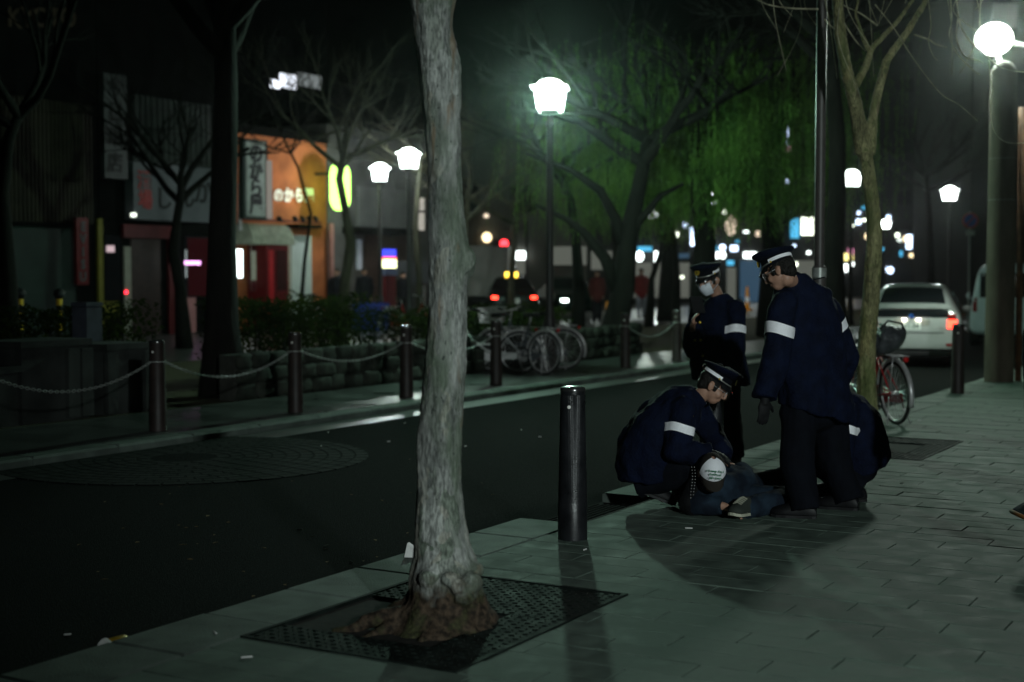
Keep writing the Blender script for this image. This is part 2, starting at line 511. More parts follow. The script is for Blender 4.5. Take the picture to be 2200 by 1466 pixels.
def bark(name, pale, dark, moss, brown=None, hbrown=.4):
    m = bpy.data.materials.new(name); m.use_nodes = True
    nt = m.node_tree; n = nt.nodes; L = nt.links; b = n['Principled BSDF']; b.inputs['Roughness'].default_value = .85
    b.inputs['Specular IOR Level'].default_value = .25
    g_ = n.new('ShaderNodeNewGeometry')
    def nz(scale, st, det=6, dist=0.0):
        mp = n.new('ShaderNodeMapping'); mp.inputs['Scale'].default_value = st; L.new(g_.outputs['Position'], mp.inputs[0])
        z = n.new('ShaderNodeTexNoise'); z.inputs['Scale'].default_value = scale; z.inputs['Detail'].default_value = det; z.inputs['Distortion'].default_value = dist
        L.new(mp.outputs[0], z.inputs['Vector']); return z.outputs['Fac']
    def ramp(src, p0, p1, c0_, c1_):
        r = n.new('ShaderNodeValToRGB'); r.color_ramp.elements[0].position = p0; r.color_ramp.elements[1].position = p1
        r.color_ramp.elements[0].color = (*c0_, 1); r.color_ramp.elements[1].color = (*c1_, 1); L.new(src, r.inputs[0]); return r.outputs[0]
    def mix(f, a, b_):
        x = n.new('ShaderNodeMix'); x.data_type = 'RGBA'; L.new(f, x.inputs[0]); L.new(a, x.inputs[6]); L.new(b_, x.inputs[7]); return x.outputs[2]
    W = (1, 1, 1); K = (0, 0, 0)
    streak = nz(26, (1, 1, .16), 8, .6)
    patch = nz(7, (1, 1, .28), 5, .4)
    fine_ = nz(110, (1, 1, .22), 8, .3)
    c = ramp(streak, .34, .62, dark, pale)
    mpv = n.new('ShaderNodeMapping'); mpv.inputs['Scale'].default_value = (1, 1, .3)
    wz = n.new('ShaderNodeTexNoise'); wz.inputs['Scale'].default_value = 9; L.new(g_.outputs['Position'], wz.inputs['Vector'])
    wa = n.new('ShaderNodeVectorMath'); wa.operation = 'MULTIPLY_ADD'; wa.inputs[1].default_value = (.14, .14, .3); L.new(wz.outputs['Color'], wa.inputs[0]); L.new(g_.outputs['Position'], wa.inputs[2])
    L.new(wa.outputs[0], mpv.inputs[0])
    vo = n.new('ShaderNodeTexVoronoi'); vo.inputs['Scale'].default_value = 15; L.new(mpv.outputs[0], vo.inputs['Vector'])
    sv = n.new('ShaderNodeSeparateColor'); L.new(vo.outputs['Color'], sv.inputs[0])
    plate = n.new('ShaderNodeValToRGB'); plate.color_ramp.interpolation = 'CONSTANT'
    els = plate.color_ramp.elements; els[0].position = 0; els[0].color = (*[x * .55 for x in pale], 1); els[1].position = .2; els[1].color = (*[x * .85 for x in pale], 1)
    for pos, cc_ in ((.4, (pale[0] * 1.05, pale[1] * .98, pale[2] * .86)), (.58, tuple(x * .95 for x in moss)), (.72, tuple(x * 1.2 for x in pale)), (.88, (pale[0] * .7, pale[1] * .74, pale[2] * .68))):
        e_ = els.new(pos); e_.color = (*cc_, 1)
    L.new(sv.outputs[0], plate.inputs[0])
    mulp = n.new('ShaderNodeMix'); mulp.data_type = 'RGBA'; mulp.inputs[0].default_value = .62; L.new(c, mulp.inputs[6]); L.new(plate.outputs[0], mulp.inputs[7]); c = mulp.outputs[2]
    mf = n.new('ShaderNodeMix'); mf.data_type = 'RGBA'; mf.blend_type = 'MULTIPLY'; mf.inputs[0].default_value = .85; L.new(c, mf.inputs[6]); L.new(ramp(fine_, .38, .6, (.38,) * 3, (1.25,) * 3), mf.inputs[7]); c = mf.outputs[2]
    c = mix(ramp(patch, .56, .62, K, (.45,) * 3), c, ramp(streak, .3, .6, tuple(x * .75 for x in pale), tuple(min(1, x * 1.25) for x in pale)))
    c = mix(ramp(nz(5, (1, 1, .4), 6), .52, .62, K, (.75,) * 3), c, ramp(streak, .3, .7, tuple(x * .5 for x in moss), moss))
    tan = ramp(streak, .3, .7, (.12, .075, .04), (.26, .19, .12))
    c = mix(ramp(nz(9, (1, 1, .22), 4, .3), .63, .69, K, (.7,) * 3), c, tan)
    c = mix(ramp(nz(60, (1, 1, .7), 4), .66, .70, K, (.8,) * 3), c, ramp(streak, 0, 1, tuple(x * .3 for x in dark), tuple(x * .5 for x in dark)))
    if brown:
        s_ = n.new('ShaderNodeSeparateXYZ'); L.new(g_.outputs['Position'], s_.inputs[0])
        a_ = n.new('ShaderNodeMath'); a_.operation = 'MULTIPLY_ADD'; a_.inputs[1].default_value = -1 / hbrown; a_.inputs[2].default_value = 1.0
        L.new(s_.outputs[2], a_.inputs[0])
        z2 = n.new('ShaderNodeMath'); z2.operation = 'ADD'; L.new(a_.outputs[0], z2.inputs[0]); L.new(nz(12, W, 8), z2.inputs[1])
        c = mix(ramp(z2.outputs[0], .55, 1.15, K, W), c, mix(ramp(nz(8, W, 5), .5, .62, K, (.8,) * 3), ramp(nz(40, W, 9), .38, .62, tuple(x * .22 for x in brown), brown), ramp(nz(60, W, 6), .3, .7, (.012, .014, .006), (.05, .055, .02))))
    L.new(c, b.inputs['Base Color'])
    bp = n.new('ShaderNodeBump'); bp.inputs['Strength'].default_value = .7; bp.inputs['Distance'].default_value = .012
    ad = n.new('ShaderNodeMath'); ad.operation = 'ADD'; L.new(streak, ad.inputs[0]); L.new(nz(70, (1, 1, .4), 6), ad.inputs[1])
    L.new(ad.outputs[0], bp.inputs['Height']); L.new(bp.outputs[0], b.inputs['Normal'])
    MATS[name] = m
    return m
M_bark1 = bark('pale_bark', (.285, .295, .275), (.05, .062, .058), (.11, .145, .10), (.062, .042, .027), .28)
M_bark2 = bark('mossy_bark', (.27, .26, .125), (.03, .028, .015), (.13, .16, .055))
M_bark4 = mat('mossy_dark_bark', (.05, .045, .03), .95, .4, 8, .7, 30, world=True, stretch=(1, 1, .25))
M_bark3 = mat('dark_bark', (.006, .005, .004), .95, .45, 8, .7, 30, world=True, stretch=(1, 1, .25))
M_twig = mat('twig', (.30, .28, .19), .9, .4, 12, .3, 60, world=True)
TD = 6.43
T1 = thing('street_tree', 'thick pale barked tree trunk rising from the chequered grate in front', 'tree', G(962, 1345))
E1 = [(-420, 850, 960), (-260, 862, 966), (-120, 872, 978), (0, 880, 980), (30, 884, 972), (60, 889, 970), (100, 894, 982), (140, 898, 990), (185, 903, 992), (240, 906, 989), (330, 917, 989), (420, 921, 993), (480, 921, 1000),
      (530, 921, 1008), (570, 922, 1008), (620, 922, 1003), (700, 919, 1004), (800, 911, 1000), (900, 903, 996), (950, 896, 993), (1000, 896, 992), (1060, 896, 992), (1110, 892, 997), (1160, 890, 1006), (1210, 886, 1024), (1260, 878, 1040),
      (1300, 862, 1048), (1330, 840, 1060), (1360, 815, 1072), (1385, 800, 1080)]
mb = ring_trunk(E1, TD, 72, 12, .009, 3.1)
rng = random.Random(4)
fl = [D(985, 1262, TD - .17), D(948, 1270, TD - .15), D(1010, 1252, TD - .12), D(1022, 1225, TD - .06), D(965, 1245, TD - .17), D(925, 1245, TD - .13), D(995, 1285, TD - .16), D(1000, 558, TD - .02), D(995, 575, TD + .02)]
for i, p in enumerate(fl): mb.ell(p, (rng.uniform(.035, .06), rng.uniform(.035, .05), rng.uniform(.03, .055) if i < 7 else .06), nu=14, nv=10)
# surface roots running over the soil
for (a, b, r0) in (((900, 1325), (715, 1352), .055), ((880, 1340), (790, 1362), .045), ((1000, 1335), (1062, 1350), .06), ((935, 1340), (905, 1372), .05), ((990, 1345), (1010, 1368), .05), ((890, 1310), (815, 1318), .045)):
    p, q = D(a[0], a[1], TD - .05), G(b[0], b[1])
    pts = [p.lerp(q, i / 5) + V((rng.uniform(-.02, .02), rng.uniform(-.02, .02), .02 * math.sin(i))) for i in range(6)]
    mb.tube(pts, [r0 * (1 - .13 * i) for i in range(6)], 10)
me = remesh(mb, .009, 1, .0035, 26, 1.3, .002)
trunk = link_world('trunk', me, M_bark1, T1)
# limbs above the frame
def limb(mb, p, d, ln, r, depth, rng, droop=0.0, n=6, spread=.6, kids=(2, 3), minr=.002, seg=5, shrink=.62):
    pts = [V(p)]; dd = V(d).normalized(); rr = [r]
    for i in range(seg):
        dd = (dd + V((rng.uniform(-.22, .22), rng.uniform(-.22, .22), rng.uniform(-.16, .16) - droop))).normalized()
        pts.append(pts[-1] + dd * (ln / seg)); rr.append(r * (1 - (i + 1) / seg * .55))
    mb.tube(pts, rr, n if r > .02 else (5 if r > .008 else 4), caps=False)
    if depth <= 0: return
    for q in range(rng.randint(*kids)):
        k_ = rng.uniform(.35, 1.0); i = min(int(k_ * seg), seg - 1)
        base = pts[i].lerp(pts[i + 1], k_ * seg - i)
        ax = V((rng.uniform(-1, 1), rng.uniform(-1, 1), rng.uniform(-.5, 1))).normalized()
        nd = (dd + ax * spread * rng.uniform(.6, 1.4)).normalized()
        limb(mb, base, nd, ln * rng.uniform(.5, .8), max(minr, r * shrink * (1 - .45 * k_)), depth - 1, rng, droop, n, spread, kids, minr, seg, shrink)
mb = MB(); rng = random.Random(11)
top = D(905, -400, TD)
for a in range(5):
    an = a * 1.26 + .3
    limb(mb, top, (math.cos(an) * .8, math.sin(an) * .8, 1), 1.5, .06, 3, rng, 0, 8)
mb.build('crown', M_twig, T1, smooth=True)

# second near tree, forked, lit by the pole lamp
T2D = 13.0
T2 = thing('street_tree', 'slim mossy forked tree between the parked silver car and the officers', 'tree', G(1862, 962))
E2 = [(255, 1853, 1861), (275, 1848, 1866), (295, 1841, 1870), (330, 1842, 1873), (380, 1850, 1880), (430, 1857, 1890), (480, 1861, 1893), (540, 1862, 1897), (600, 1858, 1893), (700, 1847, 1884), (800, 1842, 1881), (880, 1838, 1884), (930, 1830, 1892), (962, 1818, 1902), (985, 1812, 1908)]
mb = ring_trunk(E2, T2D, 32, 6, .014, 9.0)
def ptube(mb, pts, n=10):
    mb.tube([D(x, y, d) for x, y, d, r in pts], [r for x, y, d, r in pts], n)
ptube(mb, [(1855, 330, T2D, .075), (1846, 270, T2D, .07), (1832, 200, T2D - .05, .062), (1818, 150, T2D - .1, .055), (1806, 80, T2D - .1, .055), (1800, 10, T2D - .1, .05), (1790, -120, T2D - .1, .04), (1775, -260, T2D, .03)])
ptube(mb, [(1868, 330, T2D, .06), (1876, 250, T2D + .1, .045), (1888, 190, T2D + .15, .042), (1905, 130, T2D + .2, .04), (1945, 75, T2D + .25, .034), (1985, 10, T2D + .3, .028), (2010, -80, T2D + .3, .02)])
ptube(mb, [(1838, 185, T2D, .04), (1862, 140, T2D + .1, .034), (1872, 105, T2D + .15, .03), (1930, 45, T2D + .3, .022), (1975, -20, T2D + .4, .016)])
ptube(mb, [(1865, 105, T2D + .1, .026), (1850, 70, T2D, .02), (1838, 30, T2D, .016), (1850, -30, T2D, .012)])
me = remesh(mb, .014, 1, .006, 20, 4.0)
link_world('trunk', me, M_bark2, T2)
mb = MB(); rng = random.Random(5)
def vine(pts, d, r0=.006):
    r0 *= 1.5
    P = []
    n_ = 6
    pp = [pts[0]] + list(pts) + [pts[-1]]
    for i in range(1, len(pp) - 2):
        for q in range(n_):
            t_ = q / n_
            a, b, c, e = [V((x[0], x[1], 0)) for x in pp[i - 1:i + 3]]
            P.append(.5 * ((2 * b) + (c - a) * t_ + (2 * a - 5 * b + 4 * c - e) * t_ ** 2 + (3 * b - a - 3 * c + e) * t_ ** 3))
    P.append(V((pts[-1][0], pts[-1][1], 0)))
    W_ = [D(p.x, p.y, d + i * .012) for i, p in enumerate(P)]
    mb.tube(W_, [r0 * (1 - .6 * i / len(W_)) for i in range(len(W_))], 5)
vine([(1772, 42), (1790, 60), (1820, 75)], T2D - .2)
vine([(1758, 20), (1700, 18), (1650, 10), (1620, -5)], T2D - .3, .007)
vine([(1800, 30), (1820, 60), (1840, 90), (1860, 110)], T2D)
vine([(1885, 55), (1850, 30), (1810, 10), (1790, -15)], T2D)
vine([(1880, 10), (1920, 60), (1965, 130), (2020, 200), (2060, 225), (2100, 260)], T2D, .004)
vine([(1965, 75), (1995, 85), (2010, 95), (2035, 102)], T2D + .2, .007)
vine([(1990, -30), (2000, 50), (1995, 90), (2005, 120), (2015, 130)], T2D + .2, .004)
vine([(2040, -20), (2045, 40), (2040, 80), (2060, 120), (2090, 150), (2105, 160)], T2D + .1, .005)
vine([(2050, -30), (2058, 30), (2055, 80), (2070, 120), (2100, 130), (2112, 136)], T2D + .3, .005)
vine([(2055, -10), (2062, 50), (2085, 90), (2120, 120), (2150, 145), (2200, 155), (2240, 150)], T2D, .0055)
vine([(2108, -20), (2106, 20), (2104, 60)], T2D, .005)
vine([(2125, 130), (2128, 170), (2133, 200), (2128, 230), (2135, 280), (2160, 305), (2200, 308)], T2D, .004)
for i in range(26):
    x0 = rng.uniform(1640, 2260); y0 = rng.uniform(-160, -20); L_ = rng.uniform(60, 260)
    vine([(x0, y0), (x0 + rng.uniform(-20, 20), y0 + L_ * .5), (x0 + rng.uniform(-40, 40), y0 + L_)], T2D + rng.uniform(-.6, 1.2), .0035)
limb(mb, D(1790, -120, T2D), (-.2, .2, 1), 1.5, .035, 3, rng); limb(mb, D(2010, -80, T2D + .3), (.6, .1, 1), 1.5, .02, 3, rng, .05)
mb.build('twigs', M_twig, T2, smooth=True)

# ---------------------------------------------------------------- bollards
M_boll = mat('bollard_paint', (.010, .0105, .0125), .34, .35, 9, .12, 120, spec=.45, rvar=.1)
M_refl = mat('white_reflector', (.85, .83, .78), .25, .03)
M_boll2 = mat('brown_bollard_paint', (.022, .015, .0135), .5, .3, 8, .1, 90, spec=.3)
def bollard(p, label, ribs=True, group='ribbed bollards along the near kerb', m_=None, n=96):
    r = thing('bollard', label, 'bollard', p, 0, group)
    m_ = m_ or M_boll
    mb = MB()
    prof = [(.0885, .0), (.0885, .215), (.087, .22), (.0865, .23), (.074, .868), (.0745, .872), (.0745, .893)]
    rings = []
    for (rr, z) in prof:
        ring = []
        for i in range(n):
            a = 2 * math.pi * i / n
            q = rr - (.0016 if (i % 2 and .225 < z < .87 and ribs) else 0)
            ring.append(V((q * math.cos(a), q * math.sin(a), z)) + p)
        rings.append(ring)
    mb.loft(rings); mb.build('post', m_, r, smooth=True, angle=20)
    c = MB(); c.lathe([(.0755, .8935), (.0755, .904), (.071, .913), (.05, .919), (.001, .921)], 40, p); c.build('cap', mat('bollard_cap', (.10, .10, .10), .2, .1, metal=.8), r, smooth=True, angle=40)
    b_ = MB(); b_.lathe([(.0895, .002), (.0895, .212)], 40, p, caps=False)
    MM = frame_z((-.35, -1, 0)); 
    d = MB(); d.lathe([(.0105, 0), (.0105, .004), (.006, .006)], 14, p + V((-.35, -1, 0)).normalized() * .0745 + V((0, 0, .80)), MM); d.build('reflector', M_refl, r, smooth=True, angle=40)
    return r
bollard(G(1230, 1158), 'dark ribbed steel bollard standing alone at the kerb near the camera')
bollard(ST(9.93, 4.0), 'ribbed bollard half hidden behind the face of the kneeling officer')
bollard(ST(19.2, 4.28), 'dark bollard on the pavement in front of the red tail lamp of the silver car', m_=M_boll2)
# ---------------------------------------------------------------- chain fence on the far pavement
M_chain = mat('galvanised_chain', (.34, .36, .34), .32, .2, 20, metal=.35)
FB = [(8.4, 'post outside the left edge'), (10.6, 'brown chain post nearest the left edge of the picture'), (12.8, 'brown chain post with a white reflector in front of the dark hedge'), (15.05, 'brown chain post with a shiny cap just left of the near trunk'),
      (17.3, 'brown chain post in front of the white bicycle wheel'), (21.55, 'brown chain post before the big forked tree, left end of the short chain'), (23.7, 'brown chain post at the elbow of the masked officer, right end of short chain')]
tops = []
for i, (t, lab) in enumerate(FB):
    p = ST(t, 10.25)
    if i == 0: lab = 'brown chain post standing left of all the other chain posts'
    r = bollard(p, lab, True, 'chain posts along the far pavement', M_boll2, 48)
    rg = MB(); rg.torus((p.x, p.y, .70), .083, .006, Matrix.Rotation(math.pi / 2, 3, 'X'), 24, 6); rg.build('chain_collar', M_chain, r, smooth=True)
    tops.append(p + V((0, 0, .70)))
def chain(a, b, sag, label):
    dirn = (b - a).normalized(); a = a + dirn * .09; b = b - dirn * .09
    ln = (b - a).length; n_ = int(ln * 1.06 / .036)
    mb = MB(); pts = []
    for i in range(n_ + 1):
        k_ = i / n_; pts.append(a.lerp(b, k_) - V((0, 0, sag * 4 * k_ * (1 - k_))))
    r = thing('barrier_chain', label, 'chain', a - V((0, 0, 0)), 0, 'sagging chains between the far posts')
    for i in range(n_):
        p, q = pts[i], pts[i + 1]; d = (q - p); c = (p + q) / 2
        z = d.normalized(); x = z.cross(V((0, 0, 1))).normalized(); y = z.cross(x)
        if i % 2: x, y = y, x
        L_ = d.length * .66; W_ = .0125
        loop = []
        for k in range(8):
            an = 2 * math.pi * k / 8
            loop.append(c + z * (L_ * math.cos(an)) + x * (W_ * math.sin(an)))
        rings = []
        for k in range(8):
            pa, pb = loop[k - 1], loop[(k + 1) % 8]; tn = (pb - pa).normalized(); s1 = tn.cross(y).normalized()
            rings.append([loop[k] + (s1 * math.cos(m) + y * math.sin(m)) * .0038 for m in (0, 1.57, 3.14, 4.71)])
        rings.append(rings[0]); mb.loft(rings, caps=False)
    mb.build('links', M_chain, r, smooth=True)
chain(tops[0], tops[1], .22, 'sagging chain running out of the left edge of the picture')
chain(tops[1], tops[2], .22, 'long sagging chain in front of the dark hedge and thick trunk')
chain(tops[2], tops[3], .17, 'pale sagging chain just left of the near trunk, lamp-lit pavement under it')
chain(tops[3], tops[4], .17, 'sagging chain passing behind the near trunk to the bicycles')
chain(tops[5], tops[6], .22, 'short bright sagging chain left of the masked officer')

# ---------------------------------------------------------------- street lamps
M_post = mat('lamp_post_paint', (.022, .019, .019), .45, .2, 6, spec=.3)
def lamp_proto(kind='lantern'):
    r = thing('street_lamp', 'lamp', 'street lamp', (0, 0, 0), 0, 'lantern street lamps')
    m_ = MB(); m_.lathe([(.15, 0), (.15, .10), (.11, .16), (.095, .8), (.075, .9), (.065, 1.0), (.055, 3.95), (.075, 3.97), (.075, 4.03), (.05, 4.06), (.05, 4.14), (.13, 4.17), (.16, 4.2)], 14)
    m_.build('post', M_post, r, smooth=True, angle=40)
    # lantern: four tapering panes in a frame
    b0, b1, z0, z1 = .195, .25, 4.20, 4.56
    m_ = MB(); c0_ = [V((x * b0, y * b0, z0)) for x, y in ((-1, -1), (1, -1), (1, 1), (-1, 1))]; c1_ = [V((x * b1, y * b1, z1)) for x, y in ((-1, -1), (1, -1), (1, 1), (-1, 1))]
    for i in range(4):
        m_.tube([c0_[i], c1_[i]], .012, 6); m_.tube([c0_[i], c0_[(i + 1) % 4]], .012, 6); m_.tube([c1_[i] * 1.0, c1_[(i + 1) % 4]], .014, 6)
    fr = m_.build('lantern_frame', M_post, r)
    for i in range(4):
        m_ = MB(); k = .985
        m_.quad(c0_[i] * 1, c0_[(i + 1) % 4], c1_[(i + 1) % 4], c1_[i]); m_.build('pane', LAMPGLASS, fr)
        m_ = MB(); m_.bbox((0, 0, z1 + .022), (.295, .295, .008), .004); m_.build('rim', LAMPGLASS, r)
    m_ = MB(); m_.lathe([(.23, z1 + .031), (.215, z1 + .08), (.16, z1 + .13), (.07, z1 + .16), (.01, z1 + .165)], 20); m_.build('dome', LAMPGLASS, r, smooth=True)  # glare above the lantern, put into a glowing rim and dome
    return r
LAMPGLASS = emit('lamp_glass', (.90, 1.0, .95), 16.0, .45)
def lamp_light(parent, z, energy, col, rad=.12):
    li = bpy.data.lights.new('bulb_light', 'POINT'); li.energy = energy; li.color = col; li.shadow_soft_size = rad
    lo = bpy.data.objects.new('bulb_light', li); COL.objects.link(lo); lo.parent = parent; lo.location = (0, 0, z)
LP = lamp_proto()
GREENISH = (.56, 1.0, .76)
lamps = [  # px of the lantern middle, distance, energy, colour, label
    (1181, 23.2, 2400, GREENISH, 'brightest lantern lamp on a thin post behind the parked bicycles'),
    (879, 36.0, 480, (.8, 1, .9), 'lantern lamp seen just left of the near trunk, higher of the pair there'),
    (817, 41.0, 430, (.86, .95, 1), 'lantern lamp before the grey shop wall, lower of the pair left of trunk'),
    (1827, 43.5, 420, (.8, 1, .9), 'lantern lamp glowing behind the forked mossy tree'),
    (2038, 52.0, 300, (.85, 1, .95), 'small far lantern lamp above the parked silver car'),
    (1403, 68.0, 900, (.85, 1, .9), 'tiny far lantern lamp seen through the willow left of the masked officer'),
    (1527, 56.0, 900, (.9, 1, .9), 'tiny far lantern lamp hanging in the willow leaves above the masked officer'),
    (1902, 85.0, 250, (.9, .9, 1), 'far lantern lamp touching the right edge of the mossy tree'),
    (1990, 140.0, 120, (.85, 1, .9), 'pinprick lantern lamp far down the street over the silver car roof'),
    (2066, 111.0, 120, (.85, 1, .9), 'pinprick lantern lamp just under the round traffic sign'),
]
for i, (px, d, e, col, lab) in enumerate(lamps):
    o = LP if i == 0 else copy_tree(LP)
    p = D(px, 585, d); p.z = 0
    o.location = p; o.rotation_euler = (0, 0, random.uniform(-.15, .15)); o['label'] = lab
    lamp_light(o, 4.38, e, col)
# unseen flood lamp behind the viewpoint, added to light trunk and arm bands
fp = V((4.6, -7.5, 0)); fd = thing('added_floodlight', 'added unseen flood lamp on a post behind the viewpoint', 'added_floodlight', fp)
m_ = MB(); m_.lathe([(.12, 0), (.12, .1), (.07, .15), (.055, 4.3)], 14, fp); m_.build('post', M_post, fd, smooth=True, angle=40)
aim = (V((2.1, 8.4, .6)) - (fp + V((0, 0, 4.5)))).normalized(); FM_ = frame_z(aim)
m_ = MB(); m_.lathe([(.10, -.18), (.17, -.1), (.2, .1), (.2, .16)], 20, fp + V((0, 0, 4.5)) - aim * .2, FM_); m_.build('housing', M_post, fd, smooth=True, angle=40)
m_ = MB(); m_.lathe([(.17, -.035), (.17, -.03)], 20, fp + V((0, 0, 4.5)), FM_); m_.build('lens', emit('added_flood_lens', (.9, .96, 1), 6, .3), fd)
li = bpy.data.lights.new('added_flood_beam', 'SPOT'); li.energy = 4900; li.color = (.86, 1, .98); li.spot_size = R(37); li.spot_blend = .75; li.shadow_soft_size = .16
lo = bpy.data.objects.new('added_flood_beam', li); COL.objects.link(lo); lo.parent = fd; lo.location = V((0, 0, 4.5)) + aim * .05; lo.rotation_euler = frame_z(-aim).to_euler()

# ---------------------------------------------------------------- utility pole with floodlight
M_conc = mat('concrete_pole', (.10, .08, .06), .85, .25, 5, .3, 60, stretch=(1, 1, .3))
PD = 20.8
pp = D(2150, 585, PD); pp.z = 0
up = thing('utility_pole', 'thick concrete utility pole with glaring lamp at the right edge', 'pole', pp)
m_ = MB(); m_.lathe([(.21, 0), (.195, 3), (.188, 4.5), (.12, 4.62), (.04, 4.66)], 24, pp); m_.build('shaft', M_conc, up, smooth=True, angle=40)
for z in (2.6, 3.9, 3.2):
    m_ = MB(); m_.lathe([(.207 - z * .005, z), (.210 - z * .005, z + .05)], 24, pp, caps=False); m_.build('strap', M_chain, up, smooth=True)
hl = D(2136, 84, PD + .5)
m_ = MB(); m_.tube([D(2150, 160, PD), D(2148, 130, PD + .4), hl], .035, 8); m_.tube([hl, D(2215, 100, PD + 1.2), D(2290, 98, PD + 1.2)], .03, 8)
m_.build('lamp_arm', mat('white_steel', (.55, .53, .48), .4, .1), up, smooth=True)
m_ = MB(); m_.ell(hl, (.27, .27, .24), nu=20, nv=14); fl_ = m_.build('globe', emit('flood_glass', (1, 1, .95), 14.0, .35), up, smooth=True)
li = bpy.data.lights.new('flood', 'SPOT'); li.energy = 1750; li.color = (.80, 1, .86); li.shadow_soft_size = .35; li.spot_size = R(168); li.spot_blend = .12
lo = bpy.data.objects.new('flood', li); COL.objects.link(lo); lo.parent = up; lo.location = hl - pp; lo.rotation_euler = frame_z(V((-2, 1.6, 2.4))).to_euler()
m_ = MB(); m_.tube([pp + V((.30, .05, 0)), pp + V((.29, .05, 4))], .05, 8); m_.build('cable_duct', mat('rust_duct', (.11, .05, .025), .8, .3, 8), up, smooth=True)

# tall grey steel post behind the standing officer
q = D(1760, 585, 13.6); q.z = 0
sp = thing('steel_post', 'tall thin grey steel post rising behind the standing officer', 'post', q)
M_steel = mat('grey_steel_paint', (.06, .053, .05), .42, .15, 10, spec=.35)
m_ = MB(); m_.lathe([(.049, 1.66), (.048, 7.2)], 18, q); m_.build('upper_tube', M_steel, sp, smooth=True, angle=40)
m_ = MB(); m_.lathe([(.066, 0), (.066, 1.63), (.062, 1.655), (.05, 1.66)], 18, q); m_.build('lower_tube', M_steel, sp, smooth=True, angle=40)
m_ = MB(); m_.lathe([(.070, 1.55), (.070, 1.64)], 18, q, caps=False); m_.build('collar', M_chain, sp, smooth=True)

# round no-parking sign
q = D(2082, 585, 38.0); q.z = 0
ns = thing('traffic_sign', 'round blue and red no-parking sign on a thin post by the utility pole', 'traffic sign', q)
m_ = MB(); m_.lathe([(.03, 0), (.03, 3.2)], 10, q); m_.build('post', mat('sign_post', (.3, .3, .3), .5, .1), ns, smooth=True, angle=40)
MM = frame_z((-.05, -1, 0)); cc = q + V((0, -.05, 2.97))
m_ = MB(); m_.lathe([(.205, -.01), (.205, .004)], 28, cc, MM); sg = m_.build('disc', mat('sign_red', (.35, .02, .02), .4, .1), ns)
m_ = MB(); m_.lathe([(.16, .0), (.16, .008)], 28, cc, MM); m_.build('blue_field', mat('sign_blue', (.02, .05, .32), .4, .1), sg)
m_ = MB(); m_.box(cc + MM @ V((0, 0, .009)), (.16, .018, .003), MM @ Matrix.Rotation(R(45), 3, 'Z')); m_.build('slash', MATS['sign_red'], sg)
m_ = MB(); m_.box(cc - V((0, 0, .33)), (.11, .012, .06)); m_.build('sub_plate', mat('sub_plate', (.35, .36, .34), .5, .1), ns)

